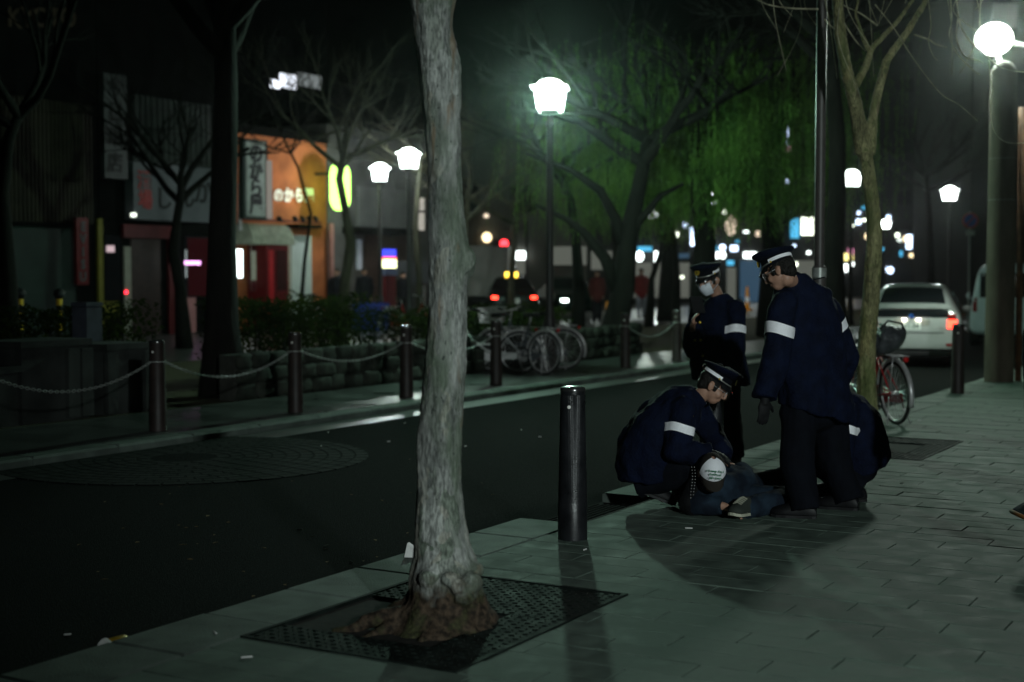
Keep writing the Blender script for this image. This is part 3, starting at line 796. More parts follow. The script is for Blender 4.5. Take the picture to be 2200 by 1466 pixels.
# ---------------------------------------------------------------- bicycles
M_tyre = mat('tyre', (.018, .018, .018), .8, .2, 20)
M_alu = mat('aluminium', (.5, .49, .49), .3, .1, 20, metal=.45, spec=.5)
M_black = mat('black_plastic', (.012, .012, .013), .5, .2, 20)
def bicycle(label, frame_m, rack_bag=False, basket=True, group=None, spokes=28):
    """along +X from rear wheel at x=0 to front wheel at x=1.08"""
    r = thing('bicycle', label, 'bicycle', (0, 0, 0), 0, group)
    RW = .335
    for x in (0, 1.08):
        w_ = MB(); w_.torus((x, 0, RW), RW - .018, .018, None, 40, 8); wt = w_.build('wheel', M_tyre, r, smooth=True)
        m_ = MB(); m_.torus((x, 0, RW), RW - .042, .011, None, 40, 6, sx=1.2); m_.build('rim', M_alu, wt, smooth=True)
        m_ = MB()
        for i in range(spokes):
            a = 2 * math.pi * i / spokes; b = a + (.5 if i % 2 else -.5)
            m_.tube([(x + .025 * math.cos(b), .03 if i % 4 < 2 else -.03, RW + .025 * math.sin(b)), (x + (RW - .045) * math.cos(a), 0, RW + (RW - .045) * math.sin(a))], .0017, 4, False)
        m_.build('spoke_set', M_alu, wt)
        m_ = MB(); m_.tube([(x, -.045, RW), (x, .045, RW)], .022, 10); m_.build('hub', M_alu, wt, smooth=True)
        m_ = MB(); m_.torus((x, 0, RW), RW + .022, .022, None, 24, 6, (R(10), R(200)) if x == 0 else (R(-5), R(160)), sx=1.3); m_.build('mudguard', M_alu, r, smooth=True)
    bb = V((.45, 0, .28)); seat = V((.32, 0, .80)); head = V((.90, 0, .80)); headb = V((.94, 0, .66)); ra = V((0, 0, RW)); fa = V((1.08, 0, RW))
    m_ = MB()
    m_.tube([bb, seat], .016, 8); m_.tube([headb, bb + V((.02, 0, .05))], .019, 8); m_.tube([head - V((0, 0, .04)), V((.72, 0, .46)), bb + (seat - bb) * .35], .016, 8); m_.tube([head, headb], .02, 8)
    for s_ in (-1, 1):
        m_.tube([ra + V((0, .05 * s_, 0)), bb + V((-.05, .035 * s_, 0))], .009, 6); m_.tube([ra + V((0, .05 * s_, 0)), seat + V((.02, .02 * s_, -.10))], .008, 6)
        m_.tube([headb + V((.01, .03 * s_, -.02)), fa + V((-.02, .05 * s_, .12)), fa + V((0, .05 * s_, 0))], .011, 6)
    m_.build('frame', frame_m, r, smooth=True)
    m_ = MB(); m_.tube([seat - V((0, 0, .02)), seat + V((-.03, 0, .12))], .012, 8); m_.build('seat_post', M_alu, r, smooth=True)
    m_ = MB(); m_.loft([[V((x, y * w_, z_ + h_)) for y, h_ in ((-1, -.02), (-.6, .02), (0, .028), (.6, .02), (1, -.02), (0, -.04))] for x, w_, z_ in ((.16, .06, .93), (.19, .10, .945), (.26, .105, .94), (.34, .06, .935), (.42, .025, .93), (.45, .015, .925))])
    m_.build('saddle', M_black, r, smooth=True)
    m_ = MB(); m_.tube([head, V((.87, 0, .98))], .012, 8); m_.tube([(.68, -.27, 1.0), (.80, -.25, 1.02), (.88, -.1, .99), (.88, .1, .99), (.80, .25, 1.02), (.68, .27, 1.0)], .011, 8); hb = m_.build('handlebar', M_alu, r, smooth=True)
    for s_ in (-1, 1):
        m_ = MB(); m_.tube([(.64, .275 * s_, .995), (.77, .255 * s_, 1.015)], .017, 8); m_.build('grip', M_black, hb, smooth=True)
    m_ = MB(); m_.tube([bb + V((0, -.06, 0)), bb + V((.10, -.07, -.13))], .009, 6); m_.tube([bb + V((0, .06, 0)), bb + V((-.10, .07, .13))], .009, 6); m_.lathe([(.09, -.006), (.09, .006)], 24, bb + V((0, -.045, 0)), Matrix.Rotation(math.pi / 2, 3, 'X'))
    cr = m_.build('crank', M_alu, r)
    for p_ in (V((.10, -.12, -.13)), V((-.10, .12, .13))):
        m_ = MB(); m_.box(bb + p_, (.045, .04, .012)); m_.build('pedal', M_black, cr)
    m_ = MB(); m_.loft([[V((x, -.055 - .01 * (k > 1), z_)) for k, z_ in ((0, .28 + hh), (1, .28 - hh), (2, .28 - hh), (3, .28 + hh))] for x, hh in ((-.05, .05), (.2, .055), (.45, .10), (.56, .07))]); m_.build('chain_guard', frame_m, r)
    m_ = MB()
    for s_ in (-.06, .06): m_.tube([(-.22, s_, .73), (.25, s_, .74)], .006, 6); m_.tube([(-.1, s_, .73), (0, s_ * .9, .36)], .005, 6)
    for x in (-.2, -.1, 0, .1): m_.tube([(x, -.06, .735), (x, .06, .735)], .005, 6)
    m_.build('rear_rack', M_alu, r, smooth=True)
    m_ = MB(); m_.tube([(.02, .06, .3), (-.06, .13, .01)], .008, 6); m_.tube([(.02, -.06, .3), (-.06, -.13, .01)], .008, 6); m_.build('kickstand', M_alu, r, smooth=True)
    m_ = MB(); m_.lathe([(.025, 0), (.03, .03), (.01, .04)], 10, (-.24, 0, .70), frame_z((-1, 0, .1))); m_.build('rear_reflector', mat('red_reflector', (.4, .01, .01), .2, .1), r, smooth=True)
    if basket:
        m_ = MB()
        for z_, k in ((.78, .78), (.86, .86), (.94, .94), (1.02, 1.0)):
            c_ = [V((1.14 + x * .14 * k, y * .19 * k, z_)) for x, y in ((-1, -1), (1, -1), (1, 1), (-1, 1))]
            for i in range(4): m_.tube([c_[i], c_[(i + 1) % 4]], .004, 4)
        for i in range(7):
            for (x0, y0, x1, y1) in ((-1 + i / 3, -1, -1 + i / 3, -1), (-1 + i / 3, 1, -1 + i / 3, 1), (-1, -1 + i / 3, -1, -1 + i / 3), (1, -1 + i / 3, 1, -1 + i / 3)):
                m_.tube([(1.14 + x0 * .109, y0 * .148, .78), (1.14 + x1 * .14, y1 * .19, 1.02)], .003, 4)
        m_.build('basket', M_alu, r)
    return r
M_red = mat('red_enamel', (.42, .016, .02), .3, .1, coat=.3); M_wht = mat('white_enamel', (.55, .56, .55), .3, .1, coat=.3); M_grey = mat('grey_enamel', (.08, .09, .10), .35, .1, coat=.3)
b1 = bicycle('red bicycle with a dark bag standing beside the mossy tree', M_red, basket=False)
p = G(1925, 912); b1.location = p + V((0, 0, -.004)); b1.rotation_euler = (R(-3), 0, math.atan2(.975, -.22))
bg_ = thing('bag', 'dark slumped bag on the rear carrier of the red bicycle', 'bag', p + V((-.05, .1, .74)))
mb = MB(); pb = p + V((-.06, .18, .0))
mb.ell(pb + V((0, 0, .90)), (.17, .24, .15), nu=14, nv=10); mb.ell(pb + V((-.10, .02, .83)), (.13, .2, .13), nu=14, nv=10); mb.ell(pb + V((.10, -.05, .95)), (.10, .12, .09))
me = remesh(mb, .02, 3, .03, 8, 2.0); link_world('sack', me, mat('grey_nylon', (.05, .055, .06), .45, .3, 8, .3, 30), bg_)
m_ = MB(); m_.tube([pb + V((-.1, -.1, 1.0)), pb + V((-.03, -.15, 1.09)), pb + V((.12, -.13, 1.06)), pb + V((.17, -.1, .96))], .012, 6); m_.build('strap', M_black, bg_, smooth=True)
gp = 'bicycles parked on the far pavement'
b2 = bicycle('white framed bicycle parked behind the near trunk, its round wheel in plain view', M_wht, group=gp)
b2.location = G(1116, 803) ; b2.rotation_euler = (R(4), 0, math.pi - R(4))
b3 = bicycle('dark bicycle parked between the white bicycle and the rightmost bicycle', M_grey, group=gp)
b3.location = G(1168, 806); b3.rotation_euler = (R(3), 0, math.pi - R(40))
b4 = bicycle('dark bicycle at the right end of the parked row under the lamp post', M_grey, group=gp)
b4.location = G(1212, 795); b4.rotation_euler = (R(-3), 0, math.pi - R(14))
gp2 = 'bicycles parked before the shops'
for (px, py, rz, src, lab) in ((668, 706, 2.7, b2, 'pale bicycle leaning before the white door of the orange shop'), (690, 703, 2.9, b3, 'dark bicycle behind the pale one before the orange shop'), (840, 722, .6, b1, 'red bicycle parked on the back street beneath the blue and white sign')):
    o = copy_tree(src); o.location = G(px, py); o.rotation_euler = (0, 0, rz); o['label'] = lab; o['group'] = gp2
# ---------------------------------------------------------------- cars
M_rubber = M_tyre
def car_body(stations, n_sub=1):
    rings = []
    for (y, zb, zt, w_, wt) in stations:
        belt = min(.93, zt - .03)
        half = [(0.0, zb), (w_ * .82, zb), (w_ * .96, zb + .07), (w_, zb + .22 if zb + .22 < belt - .1 else (zb + belt) / 2), (w_ * .995, (belt + zb + .2) / 2), (w_ * .955, belt), (wt + (w_ * .955 - wt) * .45, belt + (zt - belt) * .5), (wt, zt - (zt - belt) * .1), (wt * .8, zt - .012), (0.0, zt)]
        ring = [V((x, y, z)) for x, z in half] + [V((-x, y, z)) for x, z in reversed(half[1:-1])]
        rings.append(ring)
    mb = MB(); mb.loft(rings); return mb
def subdiv(mb, lv=2):
    me = mb.mesh('tmp'); o = bpy.data.objects.new('tmp', me); COL.objects.link(o)
    s_ = o.modifiers.new('s', 'SUBSURF'); s_.levels = lv; s_.render_levels = lv
    dg = bpy.context.evaluated_depsgraph_get(); dg.update()
    out = bpy.data.meshes.new_from_object(o.evaluated_get(dg)); bpy.data.objects.remove(o); bpy.data.meshes.remove(me)
    return out
def wheels(r, ys, w_, rad=.31):
    for y in ys:
        for s_ in (-1, 1):
            MM = Matrix.Rotation(math.pi / 2, 3, 'Y')
            m_ = MB(); m_.lathe([(rad * .6, -.1), (rad * .95, -.1), (rad, -.07), (rad, .07), (rad * .95, .1), (rad * .6, .1)], 28, (s_ * (w_ - .1), y, rad), MM); t_ = m_.build('wheel', M_rubber, r, smooth=True, angle=40)
            m_ = MB(); m_.lathe([(rad * .62, -.085), (rad * .62, .085)], 24, (s_ * (w_ - .1), y, rad), MM); m_.build('rim', M_alu, t_, smooth=True, angle=40)
def patch(r, name, pts, m_, th=.006, parent=None):
    """flat-ish panel from a fan outline with a little thickness"""
    c = sum((V(p) for p in pts), V((0, 0, 0))) / len(pts)
    nrm = (V(pts[1]) - V(pts[0])).cross(V(pts[2]) - V(pts[0])).normalized()
    mb = MB(); mb.loft([[V(p) - nrm * th for p in pts], [V(p) + nrm * th for p in pts]])
    return mb.build(name, m_, parent or r)
M_glassdark = glass('car_glass')
M_tail = emit('tail_lamp_lit', (1.0, .04, .02), 9.0)
M_taildark = mat('tail_lens', (.22, .01, .01), .15, .1)
M_plate = mat('number_plate', (.75, .75, .72), .5, .03)
M_platelight = emit('plate_lamp', (1, .90, .74), 30.0)
M_ink = mat('green_ink', (.02, .06, .04), .6, .05)

def hatchback(label, paint, plate):
    r = thing('parked_car', label, 'car')
    st = [(0.0, .40, .66, .66, .60), (.03, .30, .80, .78, .66), (.07, .24, .96, .83, .68), (.13, .21, 1.075, .85, .66), (.32, .2, 1.17, .858, .64), (.75, .2, 1.335, .8625, .60), (1.3, .2, 1.45, .8625, .58), (2.0, .2, 1.49, .8625, .58), (2.6, .2, 1.44, .8625, .57), (3.15, .2, 1.22, .86, .58), (3.6, .2, .99, .85, .66), (4.1, .2, .84, .81, .62), (4.38, .26, .70, .70, .52), (4.44, .34, .58, .58, .45)]
    me = subdiv(car_body(st), 2); body = link('body', me, paint, r, V((0, 0, 0)), True)
    def surf(x, z, y0=-.5):      # point on the tail at height z
        hit, loc, nr, _ = body.ray_cast(V((x, y0, z)), V((0, 1, 0)))
        return loc if hit else V((x, .1, z))
    def top(x, y):
        hit, loc, nr, _ = body.ray_cast(V((x, y, 3)), V((0, 0, -1)))
        return loc if hit else V((x, y, 1))
    def grid(name, pts2, m_, off, parent=r):   # rows of points lifted off the body
        mb = MB(); rows = [[p + off for p in row] for row in pts2]; mb.loft(rows, caps=False, closed=False)
        o = mb.build(name, m_, parent, smooth=True); return o
    # sloping rear window, lower window band, lamps, plate
    grid('rear_window', [[top(x * (1 - .12 * k), .26 + .84 * k) for x in (-.56, -.4, -.2, 0, .2, .4, .56)] for k in (0, .25, .5, .75, 1)], M_glassdark, V((0, -.006, .008)))
    grid('lower_window', [[surf(x, z) for x in (-.62, -.4, -.2, 0, .2, .4, .62)] for z in (.885, .93, .98, 1.02)], M_glassdark, V((0, -.008, .002)))
    m_ = MB(); rows = [[surf(x, z) + V((0, -.05 - q, 0)) for x, q in ((-.66, -.02), (-.4, 0), (0, .01), (.4, 0), (.66, -.02))] for z in (1.045, 1.07)]
    m_.loft([rows[0], rows[1], [p + V((0, .08, .02)) for p in rows[1]]], caps=False, closed=False); m_.build('spoiler', paint, r, smooth=True)
    for s_ in (-1, 1):
        grid('tail_lamp', [[surf(s_ * x, z) for x in (.60, .66, .72, .76)] for z in (.70, .77, .85)], M_tail, V((0, -.012, 0)))
        grid('clear_lens', [[surf(s_ * x, z) for x in (.61, .66, .71, .745)] for z in (.855, .90, .95)], M_taildark, V((0, -.012, 0)))
        for z in (1,):
            pts = [V((s_ * .62, 1.0, 1.30)), V((s_ * .615, 1.9, 1.37)), V((s_ * .62, 2.7, 1.30)), V((s_ * .80, 2.95, .97)), V((s_ * .815, 1.0, .99))]
            patch(r, 'side_window', [p + V((s_ * .035, 0, 0)) for p in pts], M_glassdark, .004)
        m_ = MB(); m_.ell((s_ * .93, 2.85, .98), (.09, .05, .065)); m_.build('door_mirror', paint, r, smooth=True)
        grid('reflector', [[surf(s_ * x, z) for x in (.58, .68)] for z in (.40, .44)], M_taildark, V((0, -.012, 0)))
    py = surf(0, .76).y - .012
    m_ = MB(); m_.bbox((0, py + .02, .765), (.30, .012, .085), .006); m_.build('plate_recess', mat('recess_trim', (.35, .33, .3), .5, .1), r)
    m_ = MB(); m_.box((0, py - .006, .755), (.165, .004, .0825)); pl = m_.build('number_plate', M_plate, r)
    text('plate_number', plate, .105, M_ink, pl, (0, py - .012, .735), (1, 0, 0), (0, 0, 1), .001, bold=.002)
    text('plate_prefix', '京都 501', .042, M_ink, pl, (0, py - .012, .805), (1, 0, 0), (0, 0, 1), .001)
    for x in (-.12, .12):
        m_ = MB(); m_.box((x, py - .02, .853), (.035, .012, .007)); m_.build('plate_lamp', M_platelight, r)
    m_ = MB(); m_.lathe([(.045, 0), (.045, .012), (.03, .016)], 20, surf(0, .905) + V((0, -.02, 0)), frame_z((0, -1, 0))); m_.build('emblem', mat('emblem_blue', (.02, .08, .3), .2, .1, metal=.5), r, smooth=True)
    grid('bumper_trim', [[surf(x, z) for x in (-.72, -.4, 0, .4, .72)] for z in (.30, .345)], M_black, V((0, -.012, 0)))
    grid('bumper_line', [[surf(x, z) for x in (-.76, -.4, 0, .4, .76)] for z in (.615, .628)], M_black, V((0, -.008, 0)))
    m_ = MB(); m_.tube([(0, 1.25, 1.45), (0, 1.1, 1.60)], .004, 5); m_.build('aerial', M_black, r)
    text('model_badge', 'HYBRID', .035, M_alu, r, (.50, surf(.5, .70).y - .008, .70), (1, .0, 0), (0, 0, 1), .002)
    wheels(r, (.86, 3.56), .845)
    return r
M_silver = mat('silver_paint', (.46, .455, .45), .3, .05, metal=.3, coat=.6)
car = hatchback('silver hatchback parked at the kerb with its tail lamp glowing red', M_silver, '11-24')
cp = G(1957, 782); car.location = V((cp.x, cp.y, RZ)) + N * .0; car.rotation_euler = (0, 0, -R(17.5))

def van(label, paint):
    r = thing('parked_van', label, 'van')
    st = [(0.0, .45, .95, .74, .68), (.03, .32, 1.5, .82, .70), (.08, .26, 1.78, .845, .68), (.25, .24, 1.86, .85, .66), (1.2, .24, 1.9, .85, .66), (2.4, .24, 1.88, .85, .65), (3.1, .24, 1.72, .85, .62), (3.6, .24, 1.2, .84, .68), (4.0, .26, 1.0, .80, .66), (4.2, .34, .8, .68, .5)]
    me = subdiv(car_body(st), 2); body = link('body', me, paint, r, V((0, 0, 0)), True)
    def surf(x, z):
        hit, loc, nr, _ = body.ray_cast(V((x, -.5, z)), V((0, 1, 0))); return loc if hit else V((x, .05, z))
    def grid(name, pts2, m_, off):
        mb = MB(); mb.loft([[p + off for p in row] for row in pts2], caps=False, closed=False); return mb.build(name, m_, r, smooth=True)
    grid('rear_window', [[surf(x, z) for x in (-.62, -.3, 0, .3, .62)] for z in (1.10, 1.3, 1.5, 1.66)], M_glassdark, V((0, -.01, 0)))
    for s_ in (-1, 1):
        grid('tail_lamp', [[surf(s_ * x, z) for x in (.68, .72, .77)] for z in (.78, .95, 1.1)], M_taildark, V((0, -.012, 0)))
        for (a, b) in ((.35, 1.5), (1.6, 2.9)):
            patch(r, 'side_window', [V((s_ * .80, a, 1.62)), V((s_ * .80, b, 1.62)), V((s_ * .862, b + .1, 1.08)), V((s_ * .862, a, 1.08))], M_glassdark, .004)
        m_ = MB(); m_.ell((s_ * .95, 2.95, 1.1), (.09, .05, .09)); m_.build('door_mirror', paint, r, smooth=True)
    grid('bumper', [[surf(x, z) for x in (-.78, -.4, 0, .4, .78)] for z in (.36, .44, .52)], paint, V((0, -.03, 0)))
    m_ = MB(); m_.box((0, surf(0, .8).y - .015, .78), (.165, .006, .0825)); m_.build('number_plate', M_plate, r)
    wheels(r, (.75, 3.3), .84)
    return r
M_white = mat('white_paint', (.62, .64, .70), .3, .04, coat=.5)
vn = van('white van parked ahead of the silver car, behind the utility pole', M_white)
q_ = G(2166, 738); vn.location = V((q_.x, q_.y, RZ)); vn.rotation_euler = (0, 0, -R(20))

# taxi, oncoming car and lorry on the back street
def sedan(label, paint, sign=False, lit_rear=True, lit_front=False, name='taxi'):
    r = thing(name, label, 'taxi' if sign else 'car')
    st = [(0.0, .40, .72, .66, .60), (.03, .28, .90, .78, .68), (.1, .22, .98, .83, .70), (.65, .2, 1.03, .85, .66), (1.1, .2, 1.36, .85, .57), (1.6, .2, 1.47, .85, .56), (2.3, .2, 1.46, .85, .56), (2.9, .2, 1.18, .85, .6), (3.3, .2, .98, .85, .68), (4.2, .2, .86, .82, .66), (4.5, .26, .74, .72, .55), (4.58, .36, .6, .6, .5)]
    me = subdiv(car_body(st), 2); body = link('body', me, paint, r, V((0, 0, 0)), True)
    def hit_(o_, d_, dflt):
        h, loc, nr, _ = body.ray_cast(V(o_), V(d_)); return loc if h else V(dflt)
    def grid(name_, pts2, m_, off):
        mb = MB(); mb.loft([[p + off for p in row] for row in pts2], caps=False, closed=False); return mb.build(name_, m_, r, smooth=True)
    grid('rear_window', [[hit_((x, y, 3), (0, 0, -1), (x, y, 1.2)) for x in (-.52, -.2, .2, .52)] for y in (.74, .9, 1.05)], M_glassdark, V((0, -.008, .008)))
    grid('windscreen', [[hit_((x, y, 3), (0, 0, -1), (x, y, 1.2)) for x in (-.52, -.2, .2, .52)] for y in (2.5, 2.75, 3.0)], M_glassdark, V((0, .008, .008)))
    for s_ in (-1, 1):
        grid('tail_lamp', [[hit_((s_ * x, -.5, z), (0, 1, 0), (x, .05, z)) for x in (.55, .65, .74)] for z in (.72, .82)], M_tail if lit_rear else M_taildark, V((0, -.012, 0)))
        grid('headlamp', [[hit_((s_ * x, 6, z), (0, -1, 0), (x, 4.5, z)) for x in (.42, .55, .66)] for z in (.58, .68)], HEADLAMP if lit_front else M_glassdark, V((0, .012, 0)))
    m_ = MB(); m_.box((0, .0, .66), (.165, .02, .0825)); m_.build('number_plate', M_plate, r)
    if sign:
        m_ = MB(); m_.bbox((0, 1.9, 1.53), (.22, .07, .07), .02); m_.build('roof_sign', TAXISIGN, r)
    wheels(r, (.95, 3.65), .84)
    return r
HEADLAMP = emit('headlamp', (.85, 1, .92), 14.0)
TAXISIGN = emit('taxi_sign', (1, .62, .06), 5.0)
M_dark = mat('black_paint', (.012, .013, .014), .2, .05, coat=.6); M_teal = mat('dark_green_paint', (.01, .03, .022), .25, .05, coat=.6)
tx = sedan('dark taxi with red tail lamps driving off on the back street', M_dark, True)
q_ = D(1105, 685, 46.5); tx.location = V((q_.x, q_.y, 0)); tx.rotation_euler = (0, 0, R(3))
oc = sedan('dark oncoming car with white headlamps beside the lamp post', M_teal, False, False, True, 'oncoming_car')
q_ = D(1188, 685, 49.0); oc.location = V((q_.x + .3, q_.y + 4.5, 0)); oc.rotation_euler = (0, 0, R(188))
lt = thing('lorry', 'small lorry with a pale box body beyond the taxi', 'lorry')
m_ = MB(); m_.bbox((0, 1.6, 1.65), (.8, 1.6, .95), .05); m_.build('box_body', mat('pale_box', (.45, .43, .40), .6, .1, 2), lt)
m_ = MB(); m_.bbox((0, 3.9, 1.2), (.75, .6, .75), .12); m_.build('cab', MATS['white_paint'], lt)
m_ = MB(); m_.box((0, 2.0, .55), (.6, 2.0, .1)); m_.build('chassis', M_black, lt)
wheels(lt, (.9, 3.9), .75)
q_ = D(1046, 670, 54); lt.location = V((q_.x, q_.y, 0)); lt.rotation_euler = (0, 0, R(-5))
# ---------------------------------------------------------------- people
M_skin = mat('skin', (.36, .20, .14), .5, .12, 30, .08, 200, spec=.4)
M_navy = mat('navy_coat', (.0022, .0045, .0165), .85, .3, 12, .5, 60, world=True, spec=.12)
M_navyt = mat('navy_trousers', (.0022, .003, .006), .85, .2, 12, .3, 260, world=True, spec=.12)
M_shoe = mat('black_shoe', (.005, .005, .006), .5, .2, 20, spec=.2)
M_hair = mat('black_hair', (.008, .007, .006), .5, .4, 90, .8, 120, world=True, stretch=(1, 1, .3))
M_band = mat('white_reflective_tape', (.88, .88, .92), .35, .04, 40)
M_gold = mat('gold_badge', (.70, .50, .05), .3, .15, 60, metal=.6)
M_mask = mat('mask_cloth', (.68, .72, .78), .8, .05, 30)
M_glove = mat('dark_glove', (.008, .008, .009), .7, .2)
M_eye = mat('eye', (.02, .015, .012), .1, .05)
M_visor = mat('visor_lacquer', (.008, .008, .009), .12, .1, spec=.7)
def X3(a, b, k): return a.lerp(b, k)
def seg(mb, a, b, r0, r1, n=14, bulge=0.0, steps=6):
    pts = []; rr = []
    for i in range(steps + 1):
        k = i / steps; pts.append(a.lerp(b, k)); rr.append(r0 + (r1 - r0) * k + bulge * math.sin(math.pi * k))
    mb.tube(pts, rr, n); mb.ell(a, (r0,) * 3, nu=n, nv=8); mb.ell(b, (r1,) * 3, nu=n, nv=8)
def head_mesh(mb, c, MM, k=1.0):
    """skull, jaw, nose, brow, lips, ears in a frame x right, y forward, z up"""
    def e(p, r): mb.ell(c + MM @ (V(p) * k), [q * k for q in r], MM, 18, 12)
    e((0, -.015, .035), (.076, .094, .088)); e((0, .02, -.02), (.066, .072, .085)); e((0, .045, -.075), (.042, .042, .038))
    e((0, .085, .022), (.052, .012, .012)); e((0, .105, -.018), (.013, .019, .028)); e((0, .112, -.032), (.017, .012, .010))
    e((0, .088, -.060), (.024, .010, .006)); e((0, .086, -.070), (.021, .009, .006)); e((.04, .06, -.03), (.022, .025, .028)); e((-.04, .06, -.03), (.022, .025, .028))
    for s_ in (-1, 1): e((s_ * .079, -.012, -.012), (.010, .020, .033)); e((s_ * .087, -.022, -.002), (.007, .014, .022))
def hand(mb, wrist, fwd, palm_n, curl=.5, k=1.0, mirror=1):
    """palm with four fingers of unequal length and a thumb at its side"""
    f = V(fwd).normalized(); pn = V(palm_n); pn = (pn - f * pn.dot(f)).normalized(); sd = f.cross(pn).normalized() * mirror
    MM = basis(sd, f, pn)
    mb.ell(wrist + f * .05 * k, (.040 * k, .055 * k, .017 * k), MM, 14, 10)
    mb.tube([wrist - f * .02, wrist + f * .03 * k], .026 * k, 12)
    for i, (off, ln) in enumerate(((-.028, .066), (-.010, .075), (.010, .070), (.028, .055))):
        p = wrist + f * .085 * k + sd * off * k; d = f.copy(); pts = [p - f * .02 * k, p]
        for q in range(3):
            a = curl * (.7 + .25 * q); d = (d * math.cos(a) + pn * math.sin(a)).normalized()
            p = p + d * ln * k * (.45, .32, .25)[q]; pts.append(p)
        mb.tube(pts, [.0098 * k, .0095 * k, .009 * k, .0082 * k, .0068 * k], 8)
    p = wrist + f * .03 * k - sd * .03 * k; d = (f * .6 - sd * .75 + pn * .35).normalized(); pts = [p - d * .015, p]
    for q in range(2):
        p = p + d * .035 * k; pts.append(p); d = (d + f * .5 + pn * .4).normalized()
    mb.tube(pts, [.014 * k, .013 * k, .011 * k, .008 * k], 8)
def shoe(name, ankle, heel, toe, parent, m_, laces=None, k=1.15):
    f = (toe - heel); ln = f.length; f.normalize(); upv = V((0, 0, 1)); sd = f.cross(upv)
    if sd.length < .1: sd = V((1, 0, 0))
    sd.normalize(); un = sd.cross(f).normalized()
    rings = []
    for (q, w_, h_, z0) in ((0, .031, .05, .0), (.08, .037, .075, 0), (.25, .037, .085, 0), (.45, .040, .075, 0), (.65, .047, .055, 0), (.85, .044, .042, 0), (.96, .028, .030, .004), (1.0, .012, .018, .008)):
        c = heel + f * ln * q
        rings.append([c + sd * w_ * k * x + un * (z0 + h_ * k * z) for x, z in ((-1, 0), (-1.05, .25), (-.85, .7), (-.4, 1), (.4, 1), (.85, .7), (1.05, .25), (1, 0))])
    mb = MB(); mb.loft(rings); o = mb.build(name, m_, parent, smooth=True, angle=60)
    s_ = MB(); s_.loft([[p + un * -.004 for p in (r[0], r[7])] + [r[7] + un * -.022, r[0] + un * -.022] for r in rings]); s_.build('sole', M_black if laces is None else laces, o)
    if laces is not None:
        l_ = MB()
        for q in range(5):
            c = heel + f * ln * (.42 + q * .075) + un * (.074 - q * .0065) * k
            l_.tube([c - sd * .03, c + un * .012, c + sd * .03], .004, 5)
        c = heel + f * ln * .42 + un * .08; l_.tube([c, c + sd * .05 - f * .01 - un * .01, c + sd * .07 - un * .05], .004, 5)
        l_.build('laces', laces, o)
    return o
def police_cap(parent, c, MM, tape=True, front=True):
    cz = c + MM @ V((0, -.004, .055))
    def P(x, y, z): return cz + MM @ V((x, y, z))
    n = 40
    def ring(rx, ry, z, tilt=0.0, yo=0.0): return [P(rx * math.cos(2 * math.pi * i / n), yo + ry * math.sin(2 * math.pi * i / n), z + tilt * math.sin(2 * math.pi * i / n)) for i in range(n)]
    mb = MB(); mb.loft([ring(.083, .101, -.012), ring(.086, .104, .0), ring(.086, .104, .042, .006)]); 
    cap = mb.build('cap', M_navyt, parent, smooth=True, angle=50)
    mb = MB(); mb.loft([ring(.0862, .1042, .042, .006), ring(.118, .132, .066, .018, .004), ring(.128, .143, .078, .022, .004), ring(.122, .137, .086, .022, .004), ring(.09, .1, .094, .02), ring(.02, .02, .098, .015)]); mb.build('crown', M_navy, cap, smooth=True, angle=60)
    # visor
    rows = []
    for q, (rx, ry, z) in enumerate(((.086, .104, .002), (.089, .128, -.014), (.080, .150, -.032))):
        rows.append([P(rx * math.cos(a), ry * math.sin(a), z) for a in [R(22) + i * R(136) / 18 for i in range(19)]])
    mb = MB(); mb.loft(rows, caps=False, closed=False); mb.loft([[p - MM @ V((0, 0, .004)) for p in r] for r in rows], caps=False, closed=False); mb.build('visor', M_visor, cap, smooth=True)
    if tape:
        mb = MB(); A = [R(165) + i * R(210) / 30 for i in range(31)]
        mb.loft([[P(.0885 * math.cos(a), .1065 * math.sin(a), z) for a in A] for z in (.008, .03)], caps=False, closed=False); mb.build('reflective_tape', M_band, cap, smooth=True)
    mb = MB(); A = [R(10) + i * R(160) / 24 for i in range(25)]
    mb.tube([P(.0895 * math.cos(a), .1085 * math.sin(a), .006) for a in A], .0045, 6); mb.build('chin_cord', mat('silver_cord', (.5, .5, .46), .3, .1, metal=.7), cap, smooth=True)
    for s_ in (-1, 1):
        mb = MB(); mb.ell(P(s_ * .0885, .012, .008), (.007,) * 3); mb.build('cord_button', M_gold, cap, smooth=True)
    if front:
        mb = MB(); mb.lathe([(.026, 0), (.026, .004), (.018, .006)], 20, P(0, .119, .052), frame_z(MM @ V((0, 1, .35)))); bd = mb.build('badge', M_gold, cap, smooth=True, angle=40)
        mb = MB()
        for q in range(5):
            a = R(90 + 72 * q); F_ = frame_z(MM @ V((0, 1, .35)))
            mb.ell(P(0, .125, .053) + F_ @ V((.006 * math.cos(a), .006 * math.sin(a), 0)), (.004, .004, .002), F_, 8, 6)
        mb.build('badge_star', mat('badge_dark', (.05, .035, .005), .4, .1), bd)
    return cap
